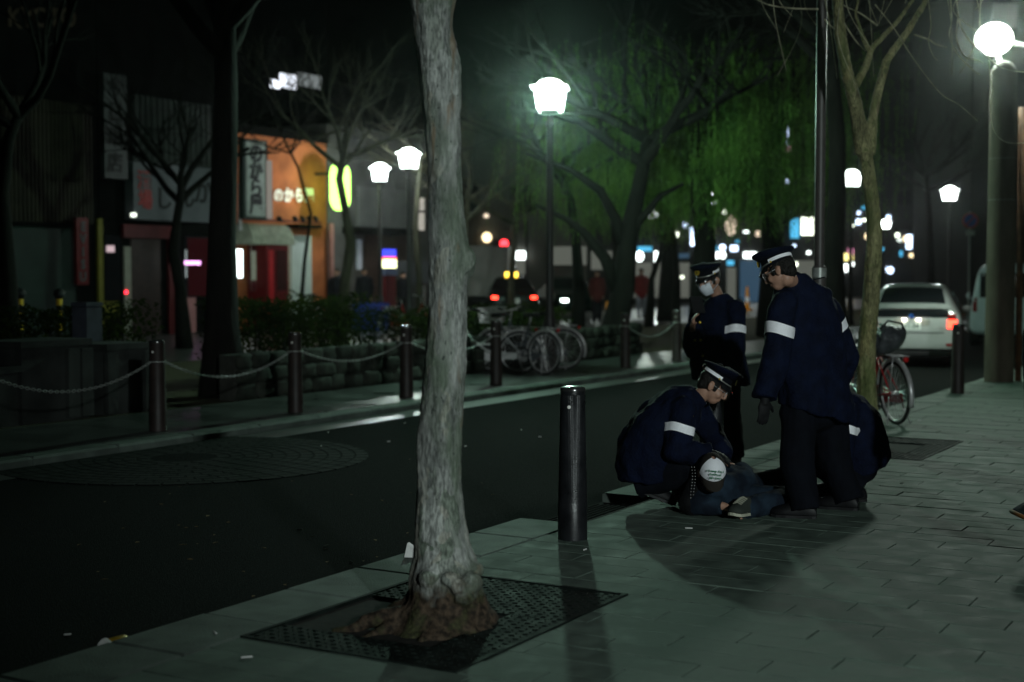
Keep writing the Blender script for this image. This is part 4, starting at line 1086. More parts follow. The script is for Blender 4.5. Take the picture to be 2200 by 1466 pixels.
def person(label, J, coat, coat_axis, legs, headm, opts):
    """J: joints in world space; coat: rings (centre, half side, half depth, up-axis); returns root"""
    r = thing('person', label, 'person', V((J['hip'].x, J['hip'].y, 0)))
    body = MB()
    # body inside the clothes, one skin
    seg(body, J['hip'], J['chest'], .115, .125, 16); seg(body, J['chest'], J['neck'], .10, .055, 16); seg(body, J['neck'], J['head'] + headm @ V((0, -.02, -.06)), .052, .055, 16)
    head_mesh(body, J['head'], headm)
    for s_ in ('L', 'R'):
        seg(body, J['chest'].lerp(J['sh' + s_], .7), J['sh' + s_], .06, .055); seg(body, J['sh' + s_], J['el' + s_], .05, .04); seg(body, J['el' + s_], J['wr' + s_], .04, .027)
        if 'hand' + s_ in J:
            fwd, pn, curl = J['hand' + s_]; hand(body, J['wr' + s_], fwd, pn, curl, 1.0, 1 if s_ == 'R' else -1)
        seg(body, J['hp' + s_], J['kn' + s_], .085, .058); seg(body, J['kn' + s_], J['an' + s_], .056, .036); seg(body, J['hip'], J['hp' + s_], .10, .085)
        seg(body, J['an' + s_], J['toe' + s_].lerp(J['heel' + s_], .35), .034, .03)
    me = remesh(body, .0075, 3)
    bo = link_world('body', me, opts.get('skin', M_skin), r)
    # eyes
    for s_ in (-1, 1):
        m_ = MB(); m_.ell(J['head'] + headm @ V((s_ * .031, .080, .004)), (.012, .008, .007), headm, 10, 8); m_.build('eye', M_eye, bo, smooth=True)
    # coat
    cm = MB(); rings = []
    ax = V(coat_axis)
    for (c, a, b, up_) in coat:
        upn = V(up_).normalized(); x = (ax - upn * ax.dot(upn)).normalized(); y = upn.cross(x)
        rings.append([c + x * a * math.copysign(abs(math.cos(q)) ** .8, math.cos(q)) + y * b * math.copysign(abs(math.sin(q)) ** .8, math.sin(q)) for q in [2 * math.pi * i / 28 for i in range(28)]])
    cm.loft(rings)
    ar = opts.get('arm', (.085, .078, .062))
    for s_ in ('L', 'R'):
        seg(cm, J['sh' + s_], J['el' + s_], ar[0], ar[1], 16); cm.tube([J['el' + s_].lerp(J['wr' + s_], k_) for k_ in (0, .3, .6, .85, .97)], [ar[1] + (ar[2] - ar[1]) * k_ for k_ in (0, .3, .6, .85, .9)], 16)
    me = remesh(cm, .011, 2, opts.get('fold', .013), 7.5, opts.get('seed', 1.0))
    co = link_world('coat', me, opts.get('coat_m', M_navy), r)
    # trousers
    tm = MB(); lr = opts.get('leg', (.115, .095, .082))
    for s_ in ('L', 'R'):
        seg(tm, J['hp' + s_], J['kn' + s_], lr[0], lr[1], 16); dn = (J['an' + s_] - J['kn' + s_]).normalized(); tm.tube([J['kn' + s_], J['kn' + s_].lerp(J['an' + s_], .5), J['an' + s_], J['an' + s_] + dn * .065], [lr[1], (lr[1] + lr[2]) / 2, lr[2], lr[2] * 1.02], 16)
    seg(tm, J['hpL'], J['hpR'], lr[0] * 1.05, lr[0] * 1.05, 16)
    me = remesh(tm, .011, 2, .012, 8, opts.get('seed', 1.0) + 5)
    link_world('trousers', me, opts.get('trouser_m', M_navyt), r)
    for s_ in ('L', 'R'):
        shoe('shoe', J['an' + s_], J['heel' + s_], J['toe' + s_], r, opts.get('shoe_m', M_shoe), opts.get('laces'))
    # collar
    if opts.get('collar', True):
        c_ = J['neck']; upn = (J['head'] - J['neck']).normalized(); FM = frame_z(upn)
        m_ = MB(); m_.lathe([(.082, -.06), (.078, -.02), (.073, .012), (.066, .012), (.068, -.03)], 24, c_, FM, caps=False); m_.build('collar', opts.get('coat_m', M_navy), co, smooth=True)
    # hair
    hm = MB(); hm.ell(J['head'] + headm @ V((0, -.022, .030)), (.080, .094, .090), headm, 22, 14)
    if opts.get('full_hair'): hm.ell(J['head'] + headm @ V((0, .004, .062)), (.083, .098, .075), headm, 22, 14)
    if opts.get('nape', True): hm.ell(J['head'] + headm @ V((0, -.055, -.02)), (.066, .052, .055), headm, 18, 10)
    for s_ in (-1, 1): hm.box(J['head'] + headm @ V((s_ * .073, .022, .0)), (.007, .012, .03), headm)
    link_world('hair', remesh(hm, .008, 2, .003, 40), opts.get('hair_m', M_hair), r)
    # arm bands lie on the sleeve
    tree = BVHTree.FromPolygons([v_.co.copy() for v_ in co.data.vertices], [tuple(p_.vertices) for p_ in co.data.polygons])
    for s_, k0, k1, rad in opts.get('bands', ()):
        a, b = J['sh' + s_], J['el' + s_]; d = (b - a).normalized(); FM = frame_z(d); m_ = MB()
        n_ = 30; rows = []
        for k in (k0, k0 + (k1 - k0) * .33, k0 + (k1 - k0) * .67, k1):
            p = a.lerp(b, k); row = []
            for i in range(n_):
                dv = FM @ V((math.cos(2 * math.pi * i / n_), math.sin(2 * math.pi * i / n_), 0)); pc = p + d * (.006 * math.sin(4 * math.pi * i / n_ + 1))
                hit = tree.ray_cast(pc + dv * rad * 1.7 - r.location, -dv, rad * 1.7)
                q = (hit[0] + r.location - pc).length if hit[0] is not None else rad
                row.append(pc + dv * (min(max(q, rad * .82), rad * 1.06) + .004))
            rows.append(row)
        m_.loft(rows, caps=False); m_.build('arm_band', M_band, co, smooth=True)
    return r, co
def head_frame(face, up=(0, 0, 1)):
    y = V(face).normalized(); x = y.cross(V(up)).normalized(); return basis(x, y, x.cross(y))
def foot(J, s_, ground, dirn, ln=.30):
    d = V((dirn[0], dirn[1], 0)).normalized(); J['heel' + s_] = ground - d * ln * .38 + V((0, 0, .022)); J['toe' + s_] = ground + d * ln * .62 + V((0, 0, .022)); J['an' + s_] = ground - d * .03 + V((0, 0, .12))
UPV = V((0, 0, 1))
# --- officer standing with his back to us
d0 = 9.4
J = dict(hip=D(1745, 868, 9.45), chest=D(1735, 705, 9.45), neck=D(1704, 606, 9.38), head=D(1676, 583, 9.28), shL=D(1686, 650, 9.28), shR=D(1776, 664, 9.60), elL=D(1664, 775, 9.2), elR=D(1817, 765, 9.62), wrL=D(1643, 858, 9.13), wrR=D(1792, 838, 9.80),
         hpL=D(1718, 890, 9.38), hpR=D(1782, 885, 9.58), knL=D(1712, 1000, 9.25), knR=D(1791, 985, 9.6))
foot(J, 'L', G(1716, 1112), (-.85, .25)); foot(J, 'R', G(1808, 1094), (-.75, .35))
J['handL'] = ((-.05, -.02, -1), (-.3, .9, 0), .35); J['handR'] = ((-.5, .3, -.6), (-.7, .3, .2), .5)
lat = V((.86, .5, 0))
coat = [(D(1703, 592, 9.38), .075, .075, (-.2, 0, 1)), (D(1706, 610, 9.40), .13, .10, (-.15, 0, 1)), (D(1724, 636, 9.44), .22, .135, (-.15, 0, 1)), (D(1732, 680, 9.46), .245, .155, UPV), (D(1738, 740, 9.46), .255, .17, UPV), (D(1742, 800, 9.46), .265, .175, UPV), (D(1750, 850, 9.46), .275, .185, (.12, 0, 1)), (D(1753, 888, 9.46), .28, .19, (.26, 0, 1))]
HF = head_frame((-.80, .45, -.42), (.15, 0, 1))
o1, c1 = person('officer in navy coat standing with his back to us, stooping over the group', J, coat, lat, None, HF, dict(bands=(('L', .40, .59, .106), ('R', .30, .48, .100)), seed=2.2, arm=(.092, .09, .078), leg=(.125, .112, .10), fold=.021))
police_cap(o1, J['head'], HF)
def specs(parent, c, MM):
    m_ = MB()
    for s_ in (-1, 1): m_.torus(c + MM @ V((s_ * .034, .103, .002)), .022, .0018, MM, 20, 5); m_.tube([c + MM @ V((s_ * .056, .10, .006)), c + MM @ V((s_ * .085, 0, .006))], .0018, 5)
    m_.tube([c + MM @ V((-.012, .105, .004)), c + MM @ V((.012, .105, .004))], .0016, 5); m_.build('spectacles', M_alu, parent, smooth=True)
specs(o1, J['head'], HF)
def gloves(r, J, sides):
    for s_ in sides:
        g_ = MB(); fwd, pn, curl = J['hand' + s_]; hand(g_, J['wr' + s_], fwd, pn, curl, 1.13, 1 if s_ == 'R' else -1)
        link_world('glove', remesh(g_, .006, 2), M_glove, r)
gloves(o1, J, ('L', 'R'))
# shoulder strap
m_ = MB(); m_.box(D(1752, 600, 9.42), (.06, .016, .004), Matrix.Rotation(R(-12), 3, 'Y')); m_.build('shoulder_strap', M_navyt, c1)

# --- officer with face mask and phone
J = dict(hip=D(1543, 805, 12.1), chest=D(1546, 700, 12.1), neck=D(1546, 645, 12.08), head=D(1524, 603, 11.98), shL=D(1579, 664, 11.95), shR=D(1508, 664, 12.28), elL=D(1582, 755, 11.9), elR=D(1490, 752, 12.26), wrL=D(1566, 826, 11.8), wrR=D(1487, 706, 11.98),
         hpL=D(1560, 810, 12.03), hpR=D(1530, 812, 12.17), knL=D(1567, 900, 11.98), knR=D(1527, 900, 12.12))
foot(J, 'L', G(1567, 996), (-.6, -.5)); foot(J, 'R', G(1524, 992), (-.7, -.3))
J['handR'] = ((.12, -.2, 1), (.95, -.1, -.1), .55); J['handL'] = ((-.2, -.2, -1), (-.6, .5, 0), .4)
lat = V((.65, -.75, 0))
coat = [(D(1546, 634, 12.06), .07, .07, (-.15, 0, 1)), (D(1546, 645, 12.08), .13, .10, (-.1, 0, 1)), (D(1545, 662, 12.1), .20, .13, UPV), (D(1544, 700, 12.1), .235, .155, UPV), (D(1543, 745, 12.1), .24, .17, UPV), (D(1546, 790, 12.1), .25, .185, UPV), (D(1552, 822, 12.1), .265, .20, (.1, 0, 1))]
HF = head_frame((-.72, -.58, -.30), (-.05, 0, 1))
o2, c2 = person('officer in white face mask standing at the back and looking at a phone', J, coat, lat, None, HF, dict(bands=(('L', .40, .58, .098),), seed=6.1, arm=(.09, .086, .075), leg=(.12, .105, .10), fold=.02))
police_cap(o2, J['head'], HF)
specs(o2, J['head'], HF)
hc = J['head']
def HP(x, y, z): return hc + HF @ V((x, y, z))
m_ = MB(); rows = []
for z, bw, yy in ((-.008, .052, .118), (-.03, .064, .124), (-.06, .066, .118), (-.09, .052, .100), (-.112, .034, .078)):
    rows.append([HP(bw * math.sin(a) * 1.05, yy - (1 - math.cos(a)) * .075, z + abs(a) * .006) for a in [R(-80) + i * R(160) / 14 for i in range(15)]])
m_.loft(rows, caps=False, closed=False); mk = m_.build('face_mask', M_mask, o2, smooth=True)
m_ = MB()
for s_ in (-1, 1):
    m_.tube([HP(s_ * .064, .062, -.02), HP(s_ * .082, .01, .01), HP(s_ * .088, -.028, .006)], .0018, 5); m_.tube([HP(s_ * .060, .050, -.075), HP(s_ * .080, .0, -.04), HP(s_ * .088, -.028, -.01)], .0018, 5)
m_.build('ear_loop', M_mask, mk, smooth=True)
for (x, y) in ((1504, 693), (1505, 731), (1493, 731), (1510, 765)): m_ = MB(); m_.ell(D(x, y, 11.86), (.011, .006, .011)); m_.build('button', M_gold, c2, smooth=True)
ph = thing('phone', 'dark phone held up in the hand of the masked officer', 'phone', D(1498, 657, 11.93))
PM = head_frame((.25, -.5, .25)); m_ = MB(); m_.bbox(D(1498, 655, 11.93), (.06, .008, .075), .004, PM); m_.build('case', M_black, ph)
m_ = MB(); m_.box(D(1498, 655, 11.93) + PM @ V((0, -.0085, 0)), (.055, .001, .07), PM); m_.build('screen', glass('phone_glass'), ph)

# --- officer crouching on the left, facing right
J = dict(hip=D(1392, 1008, 9.75), chest=D(1452, 905, 9.7), neck=D(1502, 852, 9.7), head=D(1532, 829, 9.68), shR=D(1468, 880, 9.5), shL=D(1492, 872, 9.92), elR=D(1452, 972, 9.42), elL=D(1530, 935, 9.95), wrR=D(1528, 975, 9.40), wrL=D(1556, 985, 9.8),
         hpR=D(1398, 1010, 9.64), hpL=D(1402, 1010, 9.86), knR=D(1502, 1002, 9.52), knL=D(1508, 985, 9.98))
J['heelR'] = D(1378, 1052, 9.62); J['toeR'] = G(1452, 1088) + V((0, 0, .02)); J['anR'] = D(1388, 1040, 9.64)
foot(J, 'L', G(1480, 1068), (.9, .2)); J['anL'] = J['anL'] + V((0, 0, .02))
J['handR'] = ((1, .3, -.35), (0, .5, -.8), .45); J['handL'] = ((.6, -.2, -.8), (-.5, -.4, -.5), .4)
lat = V((-.15, .98, 0))
def sp_ax(dx, dz): return V((dx, 0.02, dz))
coat = [(D(1398, 1030, 9.72), .22, .225, sp_ax(.0, 1)), (D(1398, 1000, 9.72), .235, .235, sp_ax(.05, 1)), (D(1404, 965, 9.72), .24, .245, sp_ax(.25, 1)), (D(1422, 925, 9.71), .235, .225, sp_ax(.55, 1)), (D(1445, 893, 9.71), .235, .19, sp_ax(.7, .9)), (D(1470, 868, 9.7), .20, .145, sp_ax(.8, .8)), (D(1490, 852, 9.7), .12, .10, sp_ax(.8, .7)), (D(1500, 845, 9.7), .075, .075, sp_ax(.8, .7))]
HF = head_frame((.78, -.12, -.52), (.4, 0, 1))
o3, c3 = person('officer in navy coat crouching on the left and bending over the slumped man', J, coat, lat, None, HF, dict(bands=(('R', .38, .58, .101),), seed=9.0, arm=(.092, .085, .07), leg=(.12, .11, .09), fold=.02))
police_cap(o3, J['head'], HF); specs(o3, J['head'], HF)
m_ = MB(); m_.lathe([(.02, 0), (.024, .003), (.012, .006)], 12, D(1483, 893, 9.42), frame_z((.3, -1, .1))); m_.build('shoulder_patch', M_gold, c3, smooth=True)
gloves(o3, J, ('R', 'L'))

# --- officer crouching on the right, mostly hidden
J = dict(hip=D(1850, 1000, 10.05), chest=D(1818, 905, 10.05), neck=D(1788, 858, 10.0), head=D(1764, 838, 9.98), shL=D(1818, 890, 9.84), shR=D(1800, 880, 10.26), elL=D(1806, 980, 9.78), elR=D(1770, 960, 10.25), wrL=D(1748, 1005, 9.8), wrR=D(1725, 985, 10.15),
         hpL=D(1848, 1005, 9.95), hpR=D(1845, 1005, 10.16), knL=D(1768, 995, 9.93), knR=D(1762, 990, 10.2))
foot(J, 'L', G(1826, 1078), (-.9, -.2)); foot(J, 'R', G(1790, 1065), (-.9, .1))
J['handL'] = ((-1, .1, -.4), (0, .4, -.8), .45); J['handR'] = ((-1, -.1, -.4), (0, -.2, -.8), .45)
lat = V((.1, -.98, 0))
coat = [(D(1852, 1012, 10.03), .21, .165, sp_ax(-.35, 1)), (D(1850, 985, 10.03), .225, .19, sp_ax(-.15, 1)), (D(1846, 950, 10.03), .23, .19, sp_ax(-.3, 1)), (D(1834, 915, 10.03), .225, .18, sp_ax(-.5, 1)), (D(1815, 885, 10.03), .22, .16, sp_ax(-.7, .9)), (D(1798, 866, 10.02), .13, .11, sp_ax(-.8, .8)), (D(1790, 858, 10.0), .075, .075, sp_ax(-.8, .8))]
HF = head_frame((-.8, -.1, -.55), (-.4, 0, 1))
o4, c4 = person('officer crouching on the right, mostly hidden behind the standing officer', J, coat, lat, None, HF, dict(bands=(('L', .28, .47, .103),), seed=12.0, arm=(.094, .09, .075), leg=(.115, .105, .09), fold=.02))
police_cap(o4, J['head'], HF); gloves(o4, J, ('L', 'R'))

# --- man slumped on the ground
M_denim = mat('blue_denim', (.006, .010, .018), .85, .5, 7, .4, 200, col2=(.022, .042, .066), world=True, thr=(.42, .72), spec=.15)
M_blackj = mat('black_jacket', (.004, .004, .005), .8, .3, 12, .3, 80, world=True)
J = dict(hip=D(1606, 1062, 9.62), chest=D(1528, 1062, 9.42), neck=D(1522, 1040, 9.34), head=D(1529, 1018, 9.27), shL=D(1560, 1040, 9.38), shR=D(1500, 1055, 9.42), elL=D(1600, 1030, 9.55), elR=D(1498, 1085, 9.30), wrL=D(1592, 1008, 9.75), wrR=D(1555, 1088, 9.22),
         hpL=D(1612, 1052, 9.68), hpR=D(1618, 1072, 9.52), knL=D(1688, 1030, 9.75), knR=D(1700, 1072, 9.45), anL=D(1655, 1075, 9.85), anR=D(1612, 1090, 9.24))
J['heelR'] = D(1612, 1098, 9.24); J['toeR'] = D(1572, 1103, 9.06); J['heelL'] = G(1662, 1078) + V((0, 0, .02)); J['toeL'] = G(1705, 1082) + V((0, 0, .02))
J['handL'] = ((-.5, .2, .2), (0, -.3, -.9), .5); J['handR'] = ((.8, -.2, -.3), (0, 0, -1), .5)
lat = V((-.1, .6, .8))
coat = [(D(1618, 1060, 9.64), .17, .13, (-1, -.2, 0)), (D(1590, 1058, 9.58), .18, .14, (-1, -.2, 0)), (D(1560, 1056, 9.5), .19, .15, (-1, -.2, .0)), (D(1530, 1054, 9.42), .19, .15, (-1, -.2, .1)), (D(1515, 1048, 9.38), .13, .11, (-.7, -.2, .5)), (D(1520, 1036, 9.34), .075, .07, (.1, -.2, 1))]
HF = head_frame((.02, -.80, -.62), (0, 0, 1))
o5, c5 = person('man in white fronted baseball cap and jeans slumped on the pavement', J, coat, lat, None, HF, dict(bands=(), seed=15.0, arm=(.075, .07, .058), leg=(.10, .088, .072), fold=.012, coat_m=M_denim, trouser_m=M_denim, shoe_m=mat('canvas_shoe', (.03, .035, .03), .8, .3), laces=mat('shoe_rubber', (.42, .42, .33), .7, .2), collar=False))
# baseball cap: white front panel, dark sides, brim
hc = J['head']
def HP(x, y, z): return hc + HF @ V((x, y, z))
def dome(a0, a1, rr, nm, m_, par, off=0.0, e1=80):
    mb = MB(); rows = []
    for e in range(0, 10):
        el_ = R(e * e1 / 9.0); rows.append([HP((rr + off) * 1.0 * math.cos(el_) * math.cos(a), -.008 + (rr + .022 + off) * math.cos(el_) * math.sin(a), .035 + (rr + .022 + off) * math.sin(el_)) for a in [R(a0 + (a1 - a0) * i / 20) for i in range(21)]])
    mb.loft(rows, caps=False, closed=False); return mb.build(nm, m_, par, smooth=True)
cap = dome(0, 360, .088, 'cap', mat('cap_dark_panel', (.02, .017, .014), .8, .2), o5)
dome(18, 162, .088, 'front_panel', mat('cap_white_panel', (.80, .80, .84), .7, .04), cap, .003)
rows = []
for q in range(4):
    k = q / 3; rows.append([HP(.088 * math.cos(a) * (1 - .1 * k), .10 * math.sin(a) + .075 * k * math.sin(a), .036 - .022 * k - .015 * math.cos(a) ** 2 * k) for a in [R(18 + 144 * i / 16) for i in range(17)]])
m_ = MB(); m_.loft(rows, caps=False, closed=False); m_.loft([[p - HF @ V((0, 0, .004)) for p in r] for r in rows], caps=False, closed=False); m_.build('brim', MATS['cap_dark_panel'], cap, smooth=True)
tn = (HF @ V((0, .75, .66))).normalized(); M_green = mat('green_print', (.02, .16, .07), .7, .05)
for i, (s_, dz) in enumerate((("Let's spend it", .022), ('laughingly', 0.0), ('every day.', -.022))):
    ctr = HP(0, .098 - dz * .62, .092 + dz * .75) + tn * .002
    text('cap_print', s_, .021, M_green, cap, ctr, HF @ V((1, 0, 0)) + V((0, 0, .1)), HF @ V((0, -.66, .75)), .0012, bold=.0004)
# studded black jacket thrown round his shoulders
sj = MB(); seg(sj, D(1500, 1045, 9.42), D(1488, 1080, 9.36), .085, .10, 16); seg(sj, D(1488, 1080, 9.36), D(1545, 1085, 9.40), .095, .085, 16)
link_world('sleeve', remesh(sj, .012, 3, .012, 8, 3.3), M_blackj, o5)
m_ = MB()
for i in range(13):
    for q in (0, 1): m_.ell(D(1486 + q * 6 + math.sin(i * .5) * 2, 1004 + i * 6.6, 9.245 + .006 * abs(i - 6)), (.0035,) * 3, nu=6, nv=4)
m_.build('stud_row', M_alu, o5, smooth=True)
bk = thing('wristwatch', 'small metal wristwatch on the arm lying across the slumped man', 'watch', D(1588, 1006, 9.70))
m_ = MB(); m_.torus(D(1588, 1006, 9.72), .032, .006, frame_z((-.5, .2, .2)) @ Matrix.Rotation(math.pi / 2, 3, 'X'), 20, 6); m_.build('strap', M_gold, bk, smooth=True)

# --- passer-by leaving at the right edge, only the coat hem reaches into the picture
J = dict(hip=D(2300, 880, 7.75), chest=D(2305, 700, 7.75), neck=D(2305, 585, 7.75), head=D(2305, 535, 7.75), shL=D(2370, 640, 7.75), shR=D(2240, 640, 7.75), elL=D(2385, 770, 7.8), elR=D(2225, 770, 7.7), wrL=D(2385, 890, 7.8), wrR=D(2228, 890, 7.6),
         hpL=D(2330, 900, 7.75), hpR=D(2268, 900, 7.75), knL=D(2340, 1060, 7.65), knR=D(2262, 1055, 7.85))
foot(J, 'L', G(2345, 1235), (.2, -1)); foot(J, 'R', G(2262, 1205), (.2, -1))
J['handL'] = ((0, 0, -1), (-1, 0, 0), .4); J['handR'] = ((0, 0, -1), (1, 0, 0), .4)
lat = V((1, 0, 0))
coat = [(D(2305, 585, 7.75), .08, .08, UPV), (D(2305, 610, 7.75), .16, .11, UPV), (D(2305, 650, 7.75), .2, .14, UPV), (D(2305, 800, 7.75), .2, .15, UPV), (D(2305, 950, 7.75), .21, .18, UPV), (D(2298, 1080, 7.75), .21, .2, UPV), (D(2280, 1146, 7.75), .275, .24, (.45, 0, 1))]
HF = head_frame((.1, -1, -.1))
o6, c6 = person('passer-by in long navy coat whose hem just enters at the right edge', J, coat, lat, None, HF, dict(bands=(), seed=21.0, full_hair=True, arm=(.075, .07, .06), leg=(.1, .085, .075)))
m_ = MB(); rim = [D(2280, 1146, 7.75) + V((.262 * math.cos(a), .25 * math.sin(a), -.118 * math.cos(a) - .004)) for a in [2 * math.pi * i / 40 for i in range(41)]]
m_.tube(rim, .012, 6); m_.build('hem_trim', mat('brown_trim', (.16, .07, .02), .7, .2), c6, smooth=True)
# ---------------------------------------------------------------- low stone wall, parapet blocks, hedges
M_stone = mat('field_stone', (.024, .027, .021), .85, .35, 9, .5, 40, rnd=.35, world=True)
wl = thing('stone_wall', 'low mossy rubble stone wall behind the far pavement', 'wall', ST(18.5, 11.85))
m_ = MB(); m_.sbox(13.6, 25.5, 11.86, 12.1, -.01, .56); m_.build('core', mat('wall_core', (.03, .03, .026), .95, .3), wl)
rng = random.Random(21); ssh = []
for q in range(8):
    mb = MB(); mb.ell((0, 0, 0), (1, 1, 1), nu=10, nv=7)
    mb.v = [V((math.copysign(abs(p.x) ** .42, p.x), math.copysign(abs(p.y) ** .42, p.y), math.copysign(abs(p.z) ** .42, p.z))) * (1 + .34 * mnoise.noise(p * 1.9 + V((q * 5, 0, 0)))) for p in mb.v]
    sm_ = mb.mesh('stone'); sm_.materials.append(M_stone); sm_.polygons.foreach_set('use_smooth', [True] * len(sm_.polygons)); ssh.append(sm_)
for row in range(3):
    t = 13.6 + rng.uniform(0, .1)
    while t < 25.4:
        ln = rng.uniform(.24, .46); h_ = .2
        o = bpy.data.objects.new('stone', rng.choice(ssh)); COL.objects.link(o); o.parent = wl
        o.location = ST(t + ln / 2, 11.86, .1 + row * .195 + rng.uniform(-.012, .012)) - wl.location
        o.scale = (ln / 2 * .97, rng.uniform(.05, .10), h_ / 2 * rng.uniform(.92, 1.04)); o.rotation_euler = (rng.uniform(-.06, .06), rng.uniform(-.06, .06), STREET)
        t += ln
M_parapet = mat('weathered_concrete', (.028, .031, .029), .85, .35, 3, .3, 50, world=True)
def parapet(px0, px1, pyb, h_, label, slots):
    t0, t1 = SP(px0, pyb, 11.9)[0], SP(px1, pyb, 11.9)[0]
    r = thing('concrete_block', label, 'concrete block', ST((t0 + t1) / 2, 12.1), 0, 'concrete parapet blocks at the far pavement')
    m_ = MB(); m_.sbox(t0, t1, 11.9, 12.5, -.01, h_); m_.build('block', M_parapet, r)
    m_ = MB(); m_.sbox(t0 - .03, t1 + .03, 11.87, 12.53, h_ + .002, h_ + .07); m_.build('coping', M_parapet, r)
    for k in slots:
        m_ = MB(); c = t0 + (t1 - t0) * k; m_.sbox(c - .08, c + .08, 11.84, 11.897, .02, h_ - .03); m_.build('rib', M_parapet, r)
parapet(48, 192, 905, .80, 'left concrete parapet block with upright ribs behind the leftmost chain', (.72, .93))
parapet(232, 322, 895, .72, 'smaller concrete parapet block just left of the first chain post', (.05, .95))
parapet(-80, 40, 915, .55, 'low concrete parapet block cut by the left edge of the picture', (.2, .6))
sqp = thing('square_post', 'square dark bollard behind the ribbed concrete block', 'bollard', ST(SP(190, 890, 12.7)[0], 12.7))
m_ = MB(); m_.bbox(sqp.location + V((0, 0, .6)), (.12, .12, .6), .02, RM); m_.build('shaft', mat('blue_grey_post', (.045, .05, .065), .5, .2), sqp)
m_ = MB(); m_.bbox(sqp.location + V((0, 0, 1.225)), (.13, .13, .022), .01, RM); m_.build('lid', MATS['blue_grey_post'], sqp)

M_hedge = leafmat('hedge_leaf', (.010, .018, .006), (.035, .05, .012))
def leaf(mb, p, ln, wd, rng, down=0.0):
    d = V((rng.gauss(0, 1), rng.gauss(0, 1), rng.gauss(0, .7) - down)).normalized()
    s_ = d.cross(V((rng.gauss(0, 1), rng.gauss(0, 1), rng.gauss(0, 1)))).normalized()
    mb.quad(p - d * ln / 2, p + s_ * wd / 2, p + d * ln / 2, p - s_ * wd / 2)
def hedge(t0, t1, s0, s1, h_, label, n, seed):
    rng = random.Random(seed)
    r = thing('hedge', label, 'hedge', ST((t0 + t1) / 2, (s0 + s1) / 2), 0, 'clipped hedges along the planting strip')
    mb = MB()
    for i in range(n):
        t, s, z = rng.uniform(t0, t1), rng.uniform(s0, s1), h_ * (rng.random() ** .6)
        z *= 1 + .16 * mnoise.noise(V((t * 1.7, s * 2, seed))); leaf(mb, ST(t, s, z + .02), rng.uniform(.05, .1), rng.uniform(.025, .045), rng)
    mb.build('foliage', M_hedge, r)
    mb = MB()
    for i in range(int((t1 - t0) * 12)):
        p = ST(rng.uniform(t0, t1), rng.uniform(s0 + .1, s1 - .1), 0); mb.tube([p, p + V((rng.uniform(-.1, .1), rng.uniform(-.1, .1), h_ * .8))], [.014, .005], 5)
    mb.build('stems', M_bark3, r)
hedge(8.5, 13.6, 13.0, 14.0, 1.15, 'dark clipped hedge at the far left behind the concrete blocks', 9000, 1)
hedge(15.2, 18.3, 13.0, 14.0, 1.20, 'clipped hedge left of the near trunk with lamp-lit tips', 7000, 2)
hedge(20.0, 25.0, 13.0, 13.8, .85, 'low clipped hedge behind the parked bicycles', 7000, 3)
hedge(20.5, 31, 16.6, 17.5, .8, 'hedge along the back street in front of the shops', 9000, 4)

# ---------------------------------------------------------------- trees beyond
def bare_tree(px, py_base, d, trunk_pts, label, seed, r0, crown=(4, 1.8, 3), m_=None, up=4.0):
    rng = random.Random(seed)
    base = G(px, py_base) if d is None else V((D(px, 600, d).x, d, 0))
    d = base.y
    r = thing('bare_tree', label, 'tree', base, 0, 'leafless trees along the canal')
    mb = MB(); pts = [base - V((0, 0, .05))] + [D(x, y, d + o) for x, y, o in trunk_pts]
    n_ = len(pts); mb.tube(pts, [r0 * 1.35] + [r0 * (1 - .45 * i / (n_ - 1)) for i in range(1, n_)], 14)
    for v in mb.v:
        v += V((mnoise.noise(v * 3), mnoise.noise(v * 3 + V((9, 0, 0))), 0)) * r0 * .25
    mb.build('trunk', m_ or M_bark3, r, smooth=True)
    mb = MB(); tip = pts[-1]; k, ln, dep = crown
    for i in range(k):
        a = 2 * math.pi * i / k + rng.uniform(-.4, .4)
        limb(mb, pts[-1 - (i % 2) * (1 if n_ > 2 else 0)].lerp(tip, .5), (math.cos(a), math.sin(a) * .7, rng.uniform(.35, 1.1)), ln, r0 * .5, dep, rng, .0, 7, .65, (3, 4), .0045)
    mb.build('branches', m_ or M_bark3, r, smooth=True)
    return r
bare_tree(478, 850, None, [(480, 700, 0), (478, 520, 0), (482, 330, .1), (486, 180, .2), (480, 60, .3)], 'thick dark trunk rising behind the long sagging chain', 1, .24, (5, 2.2, 3))
bare_tree(395, 700, 30, [(388, 620, 0), (372, 540, 0), (380, 470, 0), (392, 400, 0)], 'dark leaning tree in front of the white shop fascia', 2, .15, (6, 1.9, 3))
bare_tree(20, 800, 21, [(15, 600, 0), (5, 420, 0), (20, 300, 0), (40, 250, 0)], 'faint dark tree at the far left edge', 3, .14, (5, 2.0, 3))
bare_tree(728, 690, 33, [(742, 600, 0), (755, 520, 0), (742, 450, 0), (728, 385, 0), (738, 340, 0)], 'curving tree trunk in front of the glowing green sign', 4, .13, (6, 1.9, 3), M_bark4)
bare_tree(905, 715, 37.5, [(900, 600, 0), (893, 480, 0), (897, 400, 0), (905, 340, 0)], 'slender tree hidden beside the near trunk, twigs lit by the lantern', 5, .10, (7, 1.7, 3), M_bark4)
bare_tree(1240, 720, 33, [(1243, 620, 0), (1238, 520, 0), (1225, 430, 0), (1195, 360, 0)], 'straight dark trunk right of the lamp post', 6, .15, (6, 2.2, 3))
t9 = bare_tree(1318, 755, None, [(1325, 690, 0), (1338, 620, 0), (1345, 560, 0), (1352, 500, 0), (1375, 400, .3), (1392, 300, .5)], 'large forked dark tree behind the short chain', 7, .27, (6, 2.2, 3))
mb = MB(); dd = t9.location.y
mb.tube([D(x, y, dd) for x, y in ((1332, 640), (1300, 555), (1255, 500), (1215, 470), (1150, 440))], [.15, .12, .09, .06, .03], 10)
